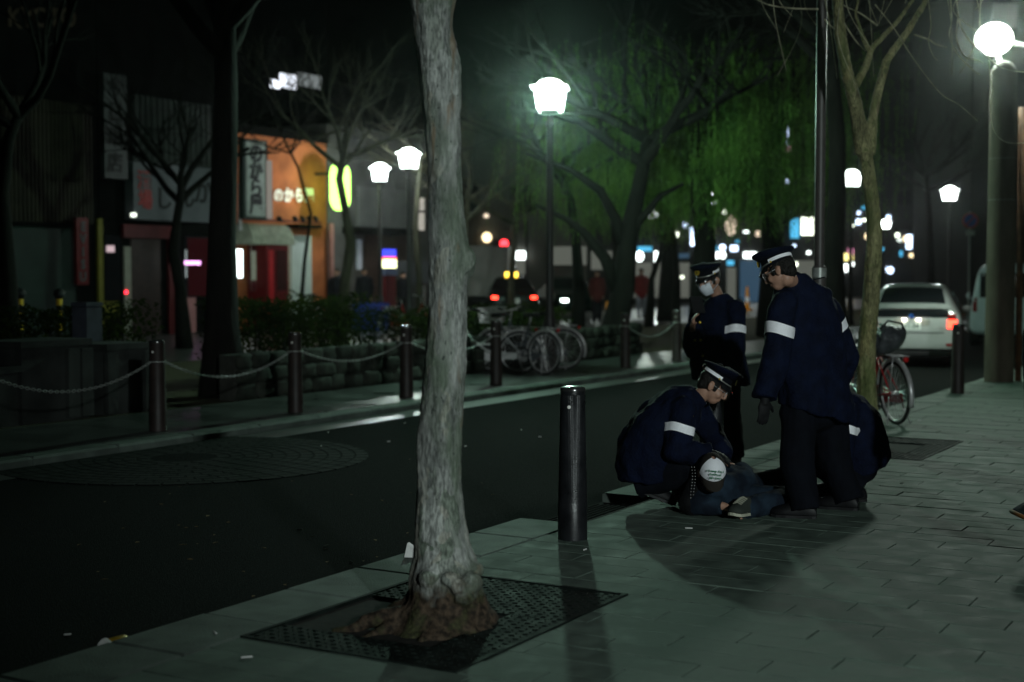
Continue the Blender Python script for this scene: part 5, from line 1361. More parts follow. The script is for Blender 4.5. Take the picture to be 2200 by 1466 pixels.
mb.tube([D(x, y, dd) for x, y in ((1345, 540), (1322, 470), (1290, 410), (1225, 365), (1130, 330))], [.13, .11, .09, .06, .03], 10)
mb.tube([D(x, y, dd) for x, y in ((1340, 560), (1370, 480), (1420, 420), (1470, 395))], [.12, .09, .06, .03], 10)
mb.build('main_limbs', M_bark3, t9, smooth=True)
bare_tree(1795, 720, 27, [(1795, 560, 0), (1798, 420, 0), (1800, 300, 0), (1790, 200, 0), (1780, 80, 0)], 'dark trunk just right of the grey steel post', 8, .22, (5, 2.2, 3))
bare_tree(1452, 690, 40, [(1455, 600, 0), (1450, 520, 0), (1440, 460, 0)], 'thin leaning tree left of the masked officer', 9, .12, (5, 2.0, 3))
bare_tree(1395, 690, 42, [(1400, 600, 0), (1425, 530, 0), (1438, 470, 0)], 'thin tree beside the pedestrian in red', 10, .11, (5, 2.0, 3))
bare_tree(1100, 690, 44, [(1098, 600, 0), (1105, 520, 0), (1100, 440, 0)], 'dense twiggy tree over the taxi', 12, .12, (8, 2.2, 4), M_bark4)
bare_tree(990, 690, 40, [(995, 600, 0), (1000, 520, 0), (1005, 430, 0)], 'twiggy tree right behind the near trunk', 13, .12, (8, 2.0, 3), M_bark4)
bare_tree(640, 690, 36, [(655, 560, 0), (668, 460, 0), (640, 360, 0), (610, 300, 0)], 'leafless tree spreading twigs across the orange wall', 14, .05, (6, 1.9, 3))
bare_tree(2000, 690, 60, [(2000, 560, 0), (1995, 440, 0), (1990, 380, 0)], 'far leafless tree down the street above the silver car', 15, .16, (7, 2.6, 3))
bare_tree(1680, 690, 48, [(1682, 600, 0), (1676, 520, 0), (1690, 440, 0)], 'thin dark tree between the willows behind the standing officer', 16, .14, (6, 2.4, 3))

M_willow = leafmat('willow_leaf', (.05, .12, .026), (.19, .34, .07))
def willow(base, h_, rad, n, label, seed, low=2.0, r0=.24):
    rng = random.Random(seed)
    r = thing('willow_tree', label, 'tree', base, 0, 'weeping willows along the canal')
    mb = MB(); pts = [base - V((0, 0, .05)), base + V((.1, 0, h_ * .3)), base + V((-.1, .1, h_ * .55)), base + V((0, 0, h_ * .8))]
    mb.tube(pts, [r0 * 1.3, r0, r0 * .75, r0 * .4], 14); mb.build('trunk', M_bark3, r, smooth=True)
    lm = MB(); ends = []
    for i in range(9):
        a = 2 * math.pi * i / 9 + rng.uniform(-.3, .3); q = rng.uniform(.5, .98)
        st = pts[1].lerp(pts[3], rng.uniform(.4, 1)); rr = rad * q
        e = base + V((rr * math.cos(a), rr * math.sin(a), h_ * rng.uniform(.8, 1.0)))
        mid = st.lerp(e, .5) + V((0, 0, .12 * h_)); P_ = [st, st.lerp(mid, .5) + V((0, 0, .1)), mid, e]
        lm.tube(P_, [r0 * .4, r0 * .3, r0 * .2, r0 * .06], 7); ends += [P_[2], e, P_[2].lerp(e, .5), P_[1]]
    lm.build('limbs', M_bark3, r, smooth=True)
    cm = MB(); tw = MB()
    for i in range(n):
        c = rng.choice(ends); p = c + V((rng.gauss(0, .38), rng.gauss(0, .38), rng.uniform(-1.6, .2)))
        ln = rng.uniform(.55, 1.0) * max(.5, p.z - low - .9 * abs(mnoise.noise(p * .8))) ; dx, dy = rng.uniform(-.12, .12), rng.uniform(-.12, .12)
        q = p.copy(); k = 0; step = .085
        while k < ln:
            q = q + V((dx * step * rng.uniform(-.5, 2), dy * step * rng.uniform(-.5, 2), -step)); k += step
            d = V((rng.uniform(-.5, .5), rng.uniform(-.5, .5), -1)).normalized(); s_ = V((rng.uniform(-1, 1), rng.uniform(-1, 1), 0)).normalized() * .011
            e = q + d * rng.uniform(.07, .12); m1 = (q + e) / 2
            cm.quad(q, m1 + s_, e, m1 - s_)
    cm.build('crown', M_willow, r)
    return r
def at(px, d): p = D(px, 585, d); return V((p.x, p.y, 0))
willow(at(1505, 31), 7.4, 3.4, 1100, 'weeping willow above the masked officer', 1, 2.2)
willow(at(1320, 36), 7.2, 3.0, 800, 'weeping willow behind the large forked tree', 2, 2.4, .15)
willow(at(1650, 36), 7.8, 3.4, 900, 'weeping willow above the standing officer', 3, 2.6)
willow(at(1430, 47), 7.0, 3.4, 700, 'weeping willow furthest back over the pedestrian in red', 4, 2.4)

# ---------------------------------------------------------------- shops on the back street (front plane 26 m across)
SF = 26.0
M_wall_d = mat('dark_render', (.006, .006, .006), .9, .25, 2, .2, 30, world=True, spec=.03)
M_clad = mat('brown_cladding', (.028, .024, .015), .7, .3, 3, .15, 30, world=True)
M_shut = mat('grey_green_shutter', (.022, .036, .031), .55, .15, 2, world=True)
M_redp = mat('red_board', (.07, .006, .008), .6, .15, 4); M_yel = mat('yellow_board', (.15, .13, .015), .6, .15, 4)
M_signw = mat('sign_white', (.085, .09, .10), .6, .08, 3); M_signk = mat('sign_black', (.008, .008, .008), .6, .1)
M_orange = mat('orange_render', (.40, .12, .045), .8, .18, 2, .15, 40, world=True)
M_doorw = mat('pale_door', (.50, .55, .52), .6, .08, 2); M_greyw = mat('grey_wall', (.075, .072, .07), .85, .2, 2, .2, 30, world=True)
M_char = mat('sign_green_black', (.02, .035, .028), .6, .1)
def rect(px0, py0, px1, py1, s=SF):
    t0, _ = SP(px0, (py0 + py1) / 2, s); t1, _ = SP(px1, (py0 + py1) / 2, s)
    pm = (px0 + px1) / 2; z1 = SP(pm, py0, s)[1]; z0 = SP(pm, py1, s)[1]
    return t0, t1, z0, z1
def panel(parent, name, r4, m_, proud=.06, depth=.06, z0=None):
    px0, py0, px1, py1 = r4; t0, t1, a, b = rect(*r4, SF - proud)
    if z0 is not None: a = z0
    mb = MB(); mb.sbox(t0, t1, SF - proud, SF - proud + depth, max(a, 0.002), b); return mb.build(name, m_, parent)
def building(label, px0, px1, h_, m_, depth=8.0, z0=0.0):
    t0, t1 = SP(px0, 600, SF)[0], SP(px1, 600, SF)[0]
    r = thing('shop_building', label, 'building', ST((t0 + t1) / 2, SF + depth / 2), 0, 'shop buildings on the back street')
    mb = MB(); mb.sbox(t0, t1, SF, SF + depth, z0, h_); mb.build('wall', m_, r)
    mb = MB(); mb.sbox(t0 - .05, t1 - .004, SF - .12, SF + depth + .1, h_ + .002, h_ + .25); mb.build('cornice', M_wall_d, r)
    return r, t0, t1
XD, YD = U, V((0, 0, 1))
def sign_text(parent, name, body, px, py, size, m_, proud, bold=0.0):
    t, z = SP(px, py, SF - proud); return text(name, body, size, m_, parent, ST(t, SF - proud - .008, z), U, YD, .006, bold=bold)
# shuttered shop
b, t0, t1 = building('dark shuttered shop with ribbed cladding at the far left', -60, 213, 9.5, M_wall_d)
a0, a1, z0, z1 = rect(-40, 485, 160, 690)
sh = panel(b, 'shutter', (-40, 485, 160, 733), M_shut, .05, .03, .0)
mb = MB(); k = .08
while k < 2.6: mb.sbox(a0 + .02, a1 - .02, SF - .066, SF - .0502, k, k + .05); k += .1
mb.build('shutter_rib', M_shut, sh)
a0, a1, z0, z1 = rect(5, 215, 195, 478)
cl = panel(b, 'cladding', (5, 215, 195, 478), M_clad, .05, .04)
mb = MB(); t = a0 + .03
while t < a1 - .05: mb.sbox(t, t + .05, SF - .085, SF - .0502, z0, z1); t += .12
mb.build('cladding_rib', M_clad, cl)
panel(b, 'ledge', (5, 478, 195, 486), M_wall_d, .22, .2)
ev = panel(b, 'vertical_sign', (165, 468, 190, 612), mat('sign_red_lit', (.14, .01, .012), .5, .1), .3, .1)
for i, ch in enumerate('EVISU'): sign_text(ev, 'sign_letter', ch, 178, 488 + i * 27, .30, M_signw, .3, .012)
for i, ch in enumerate('KYOTO'): sign_text(b, 'sign_letter', ch, 30 + i * 29, 40, .62, mat('bronze_letter', (.05, .032, .02), .5, .1), .06, .01)
# restaurant with white fascia
b, t0, t1 = building('restaurant with a white fascia, dark hanging sign and red doorway', 215, 505, 9.0, M_wall_d)
mb = MB(); a0, a1, z0, z1 = rect(286, 215, 452, 350); t = a0
cl = panel(b, 'cladding', (286, 215, 452, 352), mat('grey_cladding', (.03, .034, .032), .7, .2, 3, world=True), .04, .035)
while t < a1 - .05: mb.sbox(t, t + .06, SF - .075, SF - .0402, z0, z1); t += .2
mb.build('cladding_rib', MATS['grey_cladding'], cl)
fa = panel(b, 'fascia', (287, 355, 455, 475), M_signw, .35, .3)
M_redk = mat('sign_red_ink', (.30, .03, .03), .6, .1)
for (ch, px, py, sz, m_) in (('酒', 310, 390, .5, M_redk), ('場', 312, 432, .5, M_redk), ('し', 352, 430, .62, M_signk), ('ん', 398, 425, .7, M_signk), ('か', 436, 415, .75, M_signk)): sign_text(fa, 'sign_letter', ch, px, py, sz, m_, .35, .012)
hs = panel(b, 'hanging_sign', (224, 160, 273, 384), mat('dim_sign', (.04, .043, .045), .5, .1), .9, .14)
a0, a1, z0, z1 = rect(224, 160, 273, 384)
for i, ch in enumerate('今日車店'): sign_text(hs, 'sign_letter', ch, 247, 190 + i * 54, .52, M_signk, .9, .01)
panel(b, 'yellow_post', (212, 470, 222, 690), M_yel, .1, .08, 0); panel(b, 'yellow_board', (222, 648, 256, 684), M_yel, .12, .08)
panel(b, 'red_lintel', (266, 484, 384, 512), M_redp, .14, .1); panel(b, 'red_post', (364, 512, 376, 690), M_redp, .1, .08, 0); panel(b, 'door', (282, 512, 345, 690), mat('dark_door', (.03, .016, .014), .5, .2), .05, .04, 0)
panel(b, 'pale_post', (268, 530, 282, 690), mat('pale_post', (.25, .24, .2), .6, .1), .07, .05, 0)
wi = panel(b, 'window', (225, 505, 260, 645), glass('shop_glass', (.012, .012, .014)), .05, .03)
panel(b, 'menu_light', (230, 528, 246, 542), emit('dim_pink', (1, .75, .8), .6), .09, .02)
wi = panel(b, 'window', (398, 508, 452, 640), MATS['shop_glass'], .05, .03); panel(b, 'interior_glow', (404, 512, 448, 636), emit('dim_maroon', (.12, .025, .03), .12), .055, .003)
panel(b, 'neon_tube', (398, 561, 431, 569), emit('pink_neon', (1, .45, 1), 2.6), .12, .03)
panel(b, 'notice_board', (377, 640, 421, 684), mat('pink_board', (.30, .13, .13), .6, .1), .14, .06, .02)
panel(b, 'door_lamp', (270, 625, 274, 631), emit('red_led', (1, .02, .04), 8), .1, .03)
panel(b, 'lamp', (287, 458, 293, 466), emit('small_lamp', (.9, 1, .85), 2.5), .5, .1)
# orange tavern
b, t0, t1 = building('orange rendered tavern with white lettering and a tall sign', 508, 702, 5.4, M_orange)
vs = panel(b, 'vertical_sign', (524, 300, 575, 470), M_char, .9, .18)
panel(b, 'sign_face', (530, 305, 570, 465), mat('sign_face_pale', (.30, .33, .30), .6, .1), .912, .01)
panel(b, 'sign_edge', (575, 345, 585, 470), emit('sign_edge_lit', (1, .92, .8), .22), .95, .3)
for i, ch in enumerate('のから屋'): sign_text(vs, 'sign_letter', ch, 550, 332 + i * 37, .56, M_signk, .925, .02)
panel(b, 'downpipe', (515, 395, 520, 495), M_alu, .7, .06)
tx_ = [sign_text(b, 'sign_letter', ch, 598 + i * 22, 422, .43, mat('white_letter', (.85, .83, .76), .6, .05), .06, .022) for i, ch in enumerate('のから屋')]
ra = panel(b, 'spotlight_rail', (520, 473, 690, 477), M_redp, .75, .04)
for i, px in enumerate((600, 634, 650, 664, 678)):
    t, z = SP(px, 470, SF - .73); m_ = MB(); m_.lathe([(.06, -.08), (.07, .0), (.045, .08)], 12, ST(t, SF - .73, z), frame_z(N * .8 + V((0, 0, .7)))); m_.build('spotlight', M_black, b, smooth=True)
    if i in (0, 2, 4):
        li = bpy.data.lights.new('wall_spot', 'SPOT'); li.energy = 14; li.color = (1, .82, .6); li.spot_size = R(100); li.spot_blend = .8; li.shadow_soft_size = .05
        lo = bpy.data.objects.new('wall_spot', li); COL.objects.link(lo); lo.parent = b; lo.location = ST(t, SF - .86, z + .14) - b.location; lo.rotation_euler = frame_z(-(N * .6 + V((0, 0, .8)))).to_euler()
panel(b, 'eave', (640, 483, 692, 490), M_wall_d, .5, .45)
t_, z_ = SP(545, 525, SF - .9); t2_, _ = SP(634, 525, SF - .9); zt = SP(590, 482, SF - .5)[1]
m_ = MB(); m_.loft([[ST(t, SF - .45 - .45 * math.cos(a), z_ + (zt - z_) * math.sin(a)) for a in [R(180 * i / 12) for i in range(13)]] for t in (t_, t2_)]); m_.build('barrel_awning', mat('pale_awning', (.25, .27, .2), .8, .2, 6), b, smooth=True, angle=40)
panel(b, 'white_door', (627, 506, 670, 700), M_doorw, .05, .04, .0)
panel(b, 'door_frame', (614, 524, 625, 700), mat('cream_trim', (.4, .36, .28), .6, .1), .12, .1, .0)
po = panel(b, 'banner', (540, 514, 556, 626), mat('banner_white', (.45, .42, .35), .7, .1), .5, .02); panel(b, 'banner_red', (540, 514, 556, 540), M_redp, .505, .004); panel(b, 'banner_red', (540, 602, 556, 626), M_redp, .505, .004)
ls = panel(b, 'lit_sign', (508, 536, 521, 597), emit('cool_sign', (.85, 1, .98), 5), 1.1, .15)
panel(b, 'small_lit_sign', (558, 580, 567, 604), emit('dim_cool', (.8, .85, .75), .35), .5, .05)
vm = thing('vending_machine', 'red vending machine under the pale barrel awning', 'vending machine', ST(SP(597, 650, SF - .8)[0], SF - .6))
a0, a1, _, _ = rect(572, 524, 620, 690, SF - .85)
m_ = MB(); m_.sbox(a0, a1, SF - .85, SF - .2, .05, 2.35); m_.build('cabinet', mat('vending_red', (.11, .008, .009), .4, .1), vm)
m_ = MB(); m_.sbox(a0 + .45, a1 - .1, SF - .87, SF - .852, 1.1, 2.2); m_.build('display', glass('vend_glass', (.05, .02, .02)), vm)
m_ = MB(); m_.sbox(a0 + .45, a1 - .1, SF - .87, SF - .852, .3, .5); m_.build('tray', M_black, vm)
m_ = MB(); m_.sbox(a0 + .1, a0 + .3, SF - .87, SF - .852, .2, 2.2); m_.build('red_stripe', mat('bright_red', (.42, .02, .025), .4, .1), vm)
# taller block behind with one lit window
s2 = SF + 3.5
r = thing('office_block', 'dark office block above the tavern with one lit ribbon window', 'building', ST(30, s2 + 4))
ta, tb = SP(300, 300, s2)[0], SP(705, 300, s2)[0]
m_ = MB(); m_.sbox(ta, tb, s2, s2 + 8, 0, 17); m_.build('wall', mat('black_facade', (.004, .005, .005), .9, .2, 2, spec=.03), r)
def opan(r, nm, q, m_, s, proud=.05, th=.04):
    t0, t1, z0, z1 = rect(*q, s); mb = MB(); mb.sbox(t0, t1, s - proud, s - proud + th, z0, z1); return mb.build(nm, m_, r)
opan(r, 'window', (600, 160, 634, 190), emit('bright_window', (.85, .9, 1), 2.0), s2); opan(r, 'window', (637, 160, 688, 188), emit('dim_window', (.8, .9, .9), .22), s2); opan(r, 'window', (580, 172, 599, 190), MATS['bright_window'], s2)
for (x, y) in ((420, 120), (500, 120), (580, 80), (420, 230), (640, 250), (560, 250)): opan(r, 'window', (x, y, x + 45, y + 40), MATS['shop_glass'], s2)
# green capsule sign
gs = thing('neon_sign', 'glowing green capsule shaped sign on the corner of the tavern', 'sign', ST(SP(731, 500, SF - .9)[0], SF - .9, SP(731, 500, SF - .9)[1]))
t0_, t1_, z0_, z1_ = rect(714, 350, 747, 453, SF - .9); cr = (t1_ - t0_) / 2
out = [((t0_ + t1_) / 2 + cr * math.cos(a), (z1_ - cr if math.sin(a) >= 0 else z0_ + cr) + cr * math.sin(a)) for a in [R(7.5 * i) for i in range(48)]]
m_ = MB(); m_.loft([[ST(t, s, z) for t, z in out] for s in (SF - 1.0, SF - .8)]); m_.build('glow_body', emit('green_neon', (.52, 1, .17), 4.0), gs, smooth=True, angle=40)
m_ = MB(); m_.tube([ST((t0_ + t1_) / 2, SF - .79, z1_ - .3), ST((t0_ + t1_) / 2, SF + .6, z1_ - .3)], .04, 8); m_.build('bracket', M_black, gs, smooth=True)
# grey shop with kiosk
b, t0, t1 = building('grey two storey shop right of the green sign', 704, 925, 6.0, M_greyw)
panel(b, 'upper_panel', (770, 405, 880, 492), mat('grey_panel', (.10, .10, .097), .7, .15, 2), .1, .08); panel(b, 'canopy', (775, 490, 900, 503), M_wall_d, .7, .68)
panel(b, 'recess', (785, 505, 880, 700), mat('brown_recess', (.05, .03, .025), .8, .2), .03, .02, 0); panel(b, 'pink_pipe', (711, 480, 718, 640), mat('pink_pipe', (.3, .14, .12), .6, .1), .3, .1)
panel(b, 'white_strip', (768, 515, 778, 580), mat('cool_strip', (.40, .42, .5), .6, .05), .1, .05)
panel(b, 'window', (893, 425, 912, 452), emit('warm_pane', (.8, .75, .65), .5), .05, .03); panel(b, 'window', (893, 457, 912, 495), MATS['warm_pane'], .05, .03)
sg = thing('pavement_sign', 'small lit pavement sign in blue, red and white before the grey shop', 'sign', ST(SP(836, 600, SF - 1.2)[0], SF - 1.2))
for nm, q, m_ in (('blue_top', (827, 536, 845, 552), emit('blue_lit', (.06, .08, 1), 1.6)), ('red_band', (826, 552, 846, 558), emit('red_lit', (1, .1, .03), 2.2)), ('white_face', (826, 558, 846, 576), emit('lime_lit', (.95, 1, .55), 3.2))):
    t0_, t1_, z0_, z1_ = rect(*q, SF - 1.2); m = MB(); m.sbox(t0_, t1_, SF - 1.3, SF - 1.1, z0_, z1_); m.build(nm, m_, sg)
t0_, t1_, z0_, z1_ = rect(824, 577, 848, 592, SF - 1.2); m = MB(); m.sbox(t0_, t1_, SF - 1.3, SF - 1.1, z0_, z1_ - .004); m.build('blue_base', mat('blue_grey_base', (.12, .14, .24), .6, .1), sg)
m = MB(); m.sbox(t0_ + .05, t1_ - .05, SF - 1.28, SF - 1.12, 0, z0_ - .004); m.build('stand', mat('maroon_stand', (.12, .015, .02), .6, .1), sg)
kb = thing('condenser_unit', 'dark boxy air conditioning unit on a stand beside the grey shop', 'air conditioner', ST(SP(885, 640, SF - 1)[0], SF - 1))
t0_, t1_, z0_, z1_ = rect(862, 562, 912, 612, SF - 1); m = MB(); m.sbox(t0_, t1_, SF - 1.3, SF - .7, z0_, z1_); m.build('case', mat('dark_case', (.06, .065, .075), .5, .1), kb)
for t in (t0_ + .06, t1_ - .06): m = MB(); m.tube([ST(t, SF - 1, 0), ST(t, SF - 1, z0_)], .05, 8); m.build('leg', M_alu, kb)
# more frontage towards the right, deeper
def far_block(label, px0, px1, d, h_, m_, items, seed, dark_windows=True, extra=0):
    x0, x1 = D(px0, 585, d).x, D(px1, 585, d).x
    r = thing('distant_building', label, 'building', ((x0 + x1) / 2, d + 5, 0), 0, 'distant buildings behind the trees')
    mb = MB(); mb.box(((x0 + x1) / 2, d + 5, h_ / 2), ((x1 - x0) / 2, 5, h_ / 2)); mb.build('wall', m_, r)
    rng = random.Random(seed); fl = 0; z = 4.2
    while z < h_ - 1.5 and dark_windows:
        x = x0 + .8
        while x < x1 - 1.8:
            m = MB(); m.box((x + .7, d - .02, z + .6), (.6, .03, .6)); m.build('window', MATS['shop_glass'], r); x += 2.6
        z += 3.1
    for q_ in range(extra):
        x_, y_ = rng.uniform(px0 + 6, px1 - 6), rng.choice((rng.uniform(520, 600), rng.uniform(440, 520))); s1, s2_ = rng.uniform(2, 6), rng.uniform(2, 7)
        items = items + [('small_light', (x_ - s1, y_ - s2_, x_ + s1, y_ + s2_, 'o' if rng.random() < .5 else 'b'), rng.choice((W_, BW, BW, CY, WW, PEACH, GRN)))]
    for (nm, q, mm) in items:
        a, c = D(q[0], q[1], d - .15), D(q[2], q[3], d - .15)
        if len(q) > 4 and q[4] == 'o':
            m = MB(); m.lathe([(1, -.1), (1, .1)], 24, (0, 0, 0), frame_z((0, -1, 0))); cx, cz = (a.x + c.x) / 2, (a.z + c.z) / 2
            m.v = [V((p.x * (c.x - a.x) / 2 + cx, p.y + d - .2, p.z * (a.z - c.z) / 2 + cz)) for p in m.v]
        else:
            m = MB(); m.box(((a.x + c.x) / 2, d - .2, (a.z + c.z) / 2), ((c.x - a.x) / 2, .08, (a.z - c.z) / 2))
        m.build(nm, mm, r)
    return r
W_ = emit('shop_white', (.9, 1, .97), 5); WB = emit('shop_cool', (.55, .78, 1), 3.0); WW = emit('shop_warm', (1, .78, .45), 3); DIM = emit('shop_dim', (.75, .8, .68), .13); CY = emit('shop_cyan', (.1, .55, .9), 1.1); RD = emit('signal_red', (1, .03, .04), 7); DIMB = emit('shop_dim_blue', (.12, .25, .4), .25)
GRN = emit('globe_green_white', (.92, 1, .8), 4.5); PEACH = emit('peach', (1, .8, .6), 1.4); YL = emit('yellow_lit', (1, .85, .3), 2.2); PK = emit('pinkish', (1, .35, .6), 1.6); BW = emit('blue_white', (.6, .75, 1), 5)
M_far = mat('far_wall', (.018, .018, .017), .85, .2, 1, world=True); M_far2 = mat('far_wall_pale', (.06, .057, .05), .85, .2, 1, world=True)
far_block('distant pale fronted shops beyond the taxi', 925, 1260, 62, 8, M_far2, [('lit_sign', (1106, 540, 1132, 558), W_), ('shop_window', (1106, 560, 1130, 590), DIM), ('round_lamp', (1036, 500, 1056, 521, 'o'), WW), ('lit_panel', (1062, 540, 1090, 575), DIM), ('small_lamp', (1040, 460, 1050, 468), PEACH), ('lit_panel', (1180, 530, 1260, 570), DIM)], 1)
far_block('distant shop row with cool white signs behind the red pedestrian', 1262, 1480, 78, 9, M_far, [('lit_globe', (1366, 540, 1382, 562, 'o'), W_), ('lit_globe', (1401, 540, 1415, 564, 'o'), W_), ('blue_sign', (1370, 530, 1400, 540), CY), ('shop_window', (1340, 565, 1480, 640), DIM), ('shop_window', (1420, 545, 1480, 555), DIMB), ('shop_panel', (1270, 540, 1330, 580), DIM)], 2, extra=6)
far_block('distant bright arcade behind the masked officer', 1482, 1640, 84, 9, M_far, [('vertical_sign', (1484, 490, 1494, 528), BW), ('round_sign', (1559, 463, 1582, 506, 'o'), PEACH), ('shop_light', (1546, 526, 1558, 538, 'o'), BW), ('shop_light', (1570, 528, 1584, 540), BW), ('shop_light', (1535, 541, 1544, 556, 'o'), W_), ('shop_light', (1549, 541, 1558, 556, 'o'), W_), ('blue_shelf', (1524, 528, 1540, 542), CY), ('lit_sign', (1598, 542, 1624, 555), W_), ('blue_poster', (1562, 560, 1576, 570), CY), ('shop_window', (1562, 575, 1580, 660), DIM), ('shop_window', (1500, 545, 1530, 640), DIM), ('shop_window', (1590, 560, 1640, 640), DIMB), ('lit_front', (1595, 632, 1628, 652), DIMB)], 3, extra=10)
far_block('distant tower with a big round lit sign behind the willow', 1642, 1900, 90, 24, M_far, [('round_sign', (1622, 446, 1656, 484, 'o'), GRN), ('round_sign', (1626, 420, 1640, 436, 'o'), W_), ('cyan_strip', (1699, 470, 1716, 512), CY), ('lit_sign', (1722, 468, 1746, 505), GRN), ('neon_dash', (1689, 272, 1693, 292), BW), ('neon_dash', (1689, 300, 1693, 312), BW), ('pink_dash', (1689, 315, 1697, 325), PK), ('neon_dash', (1689, 384, 1693, 396), BW), ('yellow_sign', (1812, 545, 1832, 560), YL), ('pink_sign', (1822, 534, 1832, 548), PK), ('white_sign', (1806, 568, 1820, 584), W_), ('blue_lamp', (1868, 284, 1880, 300), CY), ('blue_dot', (1851, 443, 1857, 450), CY), ('shop_window', (1690, 560, 1790, 640), DIM)], 4, extra=16)
far_block('distant dark block at the end of the street', 1902, 2080, 120, 22, M_far, [('lit_strip', (1948, 505, 1958, 535), BW), ('shop_light', (1896, 572, 1906, 586, 'o'), BW), ('shop_light', (1908, 574, 1918, 588, 'o'), BW), ('shop_light', (2030, 568, 2037, 588), BW), ('shop_light', (1965, 580, 1975, 600), DIMB), ('shop_light', (2040, 520, 2048, 534), PK), ('faint_lamp', (2060, 250, 2082, 262), emit('faint', (.9, .9, .9), .05)), ('faint_lamp', (2056, 288, 2074, 296), emit('faint_y', (.9, .6, .1), .08))], 5, extra=10)
far_block('dark building on the right behind the utility pole', 2084, 2400, 70, 16, M_far, [], 6)
# traffic signal over the back street
q = at(1083, 56); ts = thing('traffic_light', 'traffic light showing red above the pale lorry', 'traffic light', q)
m = MB(); m.lathe([(.07, 0), (.06, 3.6)], 10, q + V((.9, 0, 0))); m.tube([q + V((.9, 0, 3.3)), q + V((0, 0, 3.3))], .04, 6); m.build('post', M_post, ts, smooth=True)
zc = D(1083, 524, 56).z; m = MB(); m.bbox((q.x, q.y, zc), (.5, .1, .18), .04); m.build('housing', M_black, ts)
m = MB(); m.lathe([(.16, 0), (.16, .06)], 18, (q.x, q.y - .11, zc), frame_z((0, -1, 0))); m.build('red_lens', RD, ts)

# ---------------------------------------------------------------- people on the back street
def bystander(px, d, h_, label, top_m, leg_m, seed, hair=True, step=.1):
    rng = random.Random(seed); p = at(px, d); k = h_ / 1.7
    r = thing('person', label, 'person', p)
    def q(x, y, z): return p + V((x, y, z)) * k
    b = MB(); seg(b, q(0, 0, .9), q(0, 0, 1.3), .11, .12, 10); seg(b, q(0, 0, 1.35), q(0, 0, 1.5), .06, .05, 10); head_mesh(b, q(0, 0, 1.59), head_frame((rng.uniform(-1, 1), -1, 0)))
    for s_ in (-1, 1):
        seg(b, q(.17 * s_, 0, 1.38), q(.22 * s_, 0, 1.1), .05, .04, 10); seg(b, q(.22 * s_, 0, 1.1), q(.2 * s_, -.08, .86), .04, .03, 10); hand(b, q(.2 * s_, -.08, .86), (0, -.1, -1), (-s_, 0, 0), .4)
        seg(b, q(.09 * s_, 0, .9), q(.1 * s_, step * s_ * .5, .5), .085, .06, 10); seg(b, q(.1 * s_, step * s_ * .5, .5), q(.1 * s_, step * s_, .08), .055, .04, 10)
    link_world('body', remesh(b, .014, 2), M_skin, r)
    c = MB(); seg(c, q(0, 0, .82), q(0, 0, 1.34), .19, .17, 12)
    for s_ in (-1, 1): seg(c, q(.17 * s_, 0, 1.38), q(.23 * s_, 0, 1.1), .075, .068, 10); seg(c, q(.23 * s_, 0, 1.1), q(.2 * s_, -.08, .88), .068, .05, 10)
    link_world('jacket', remesh(c, .022, 3, .012, 8, seed), top_m, r)
    c = MB()
    for s_ in (-1, 1): seg(c, q(.09 * s_, 0, .86), q(.1 * s_, step * s_ * .5, .5), .105, .085, 10); seg(c, q(.1 * s_, step * s_ * .5, .5), q(.1 * s_, step * s_, .1), .085, .07, 10)
    link_world('trousers', remesh(c, .022, 2), leg_m, r)
    for s_ in (-1, 1): shoe('shoe', q(.1 * s_, 0, .1), q(.1 * s_, step * s_ + .08, .024), q(.1 * s_, step * s_ - .19, .024), r, M_shoe)
    hm = MB(); hm.ell(q(0, .02, 1.63), (.086, .1, .095), nu=14, nv=10); link_world('hair', remesh(hm, .014, 1), M_hair, r)
M_dk = mat('dark_clothes', (.012, .012, .016), .85, .3, 8, .2, 60); M_rd = mat('red_jacket', (.20, .02, .02), .8, .2, 8, .2, 60); M_lt = mat('pale_trousers', (.26, .26, .30), .85, .2, 8)
bystander(1378, 50, 1.72, 'pedestrian in red jacket and pale trousers by the willow trunks', M_rd, M_lt, 3, step=.16)
bystander(724, 42, 1.7, 'dark clothed person standing at the corner of the orange tavern', M_dk, M_dk, 4)
bystander(783, 42.5, 1.72, 'dark clothed person under the canopy of the grey shop', M_dk, M_dk, 5)
bystander(866, 44, 1.6, 'dark clothed person beside the air conditioning unit', M_dk, M_dk, 6)
bystander(1283, 46, 1.65, 'dim person in brown red coat behind the straight trunk', mat('rust_coat', (.10, .02, .018), .85, .2, 8), M_dk, 7)
cr = thing('crate', 'blue plastic crate before the grey shop', 'crate', ST(SP(797, 660, SF - 3)[0], SF - 3))
t0_, t1_, z0_, z1_ = rect(776, 628, 818, 664, SF - 3); 
for (a, b_, c_, d_) in ((t0_, t1_, SF - 3.3, SF - 3.27), (t0_, t1_, SF - 2.73, SF - 2.7), (t0_, t0_ + .03, SF - 3.269, SF - 2.731), (t1_ - .03, t1_, SF - 3.269, SF - 2.731)):
    m = MB(); m.sbox(a, b_, c_, d_, .004, .75); m.build('side', mat('blue_plastic', (.02, .04, .28), .4, .1), cr)
m = MB(); m.sbox(t0_ + .031, t1_ - .031, SF - 3.268, SF - 2.732, .004, .03); m.build('base', MATS['blue_plastic'], cr)
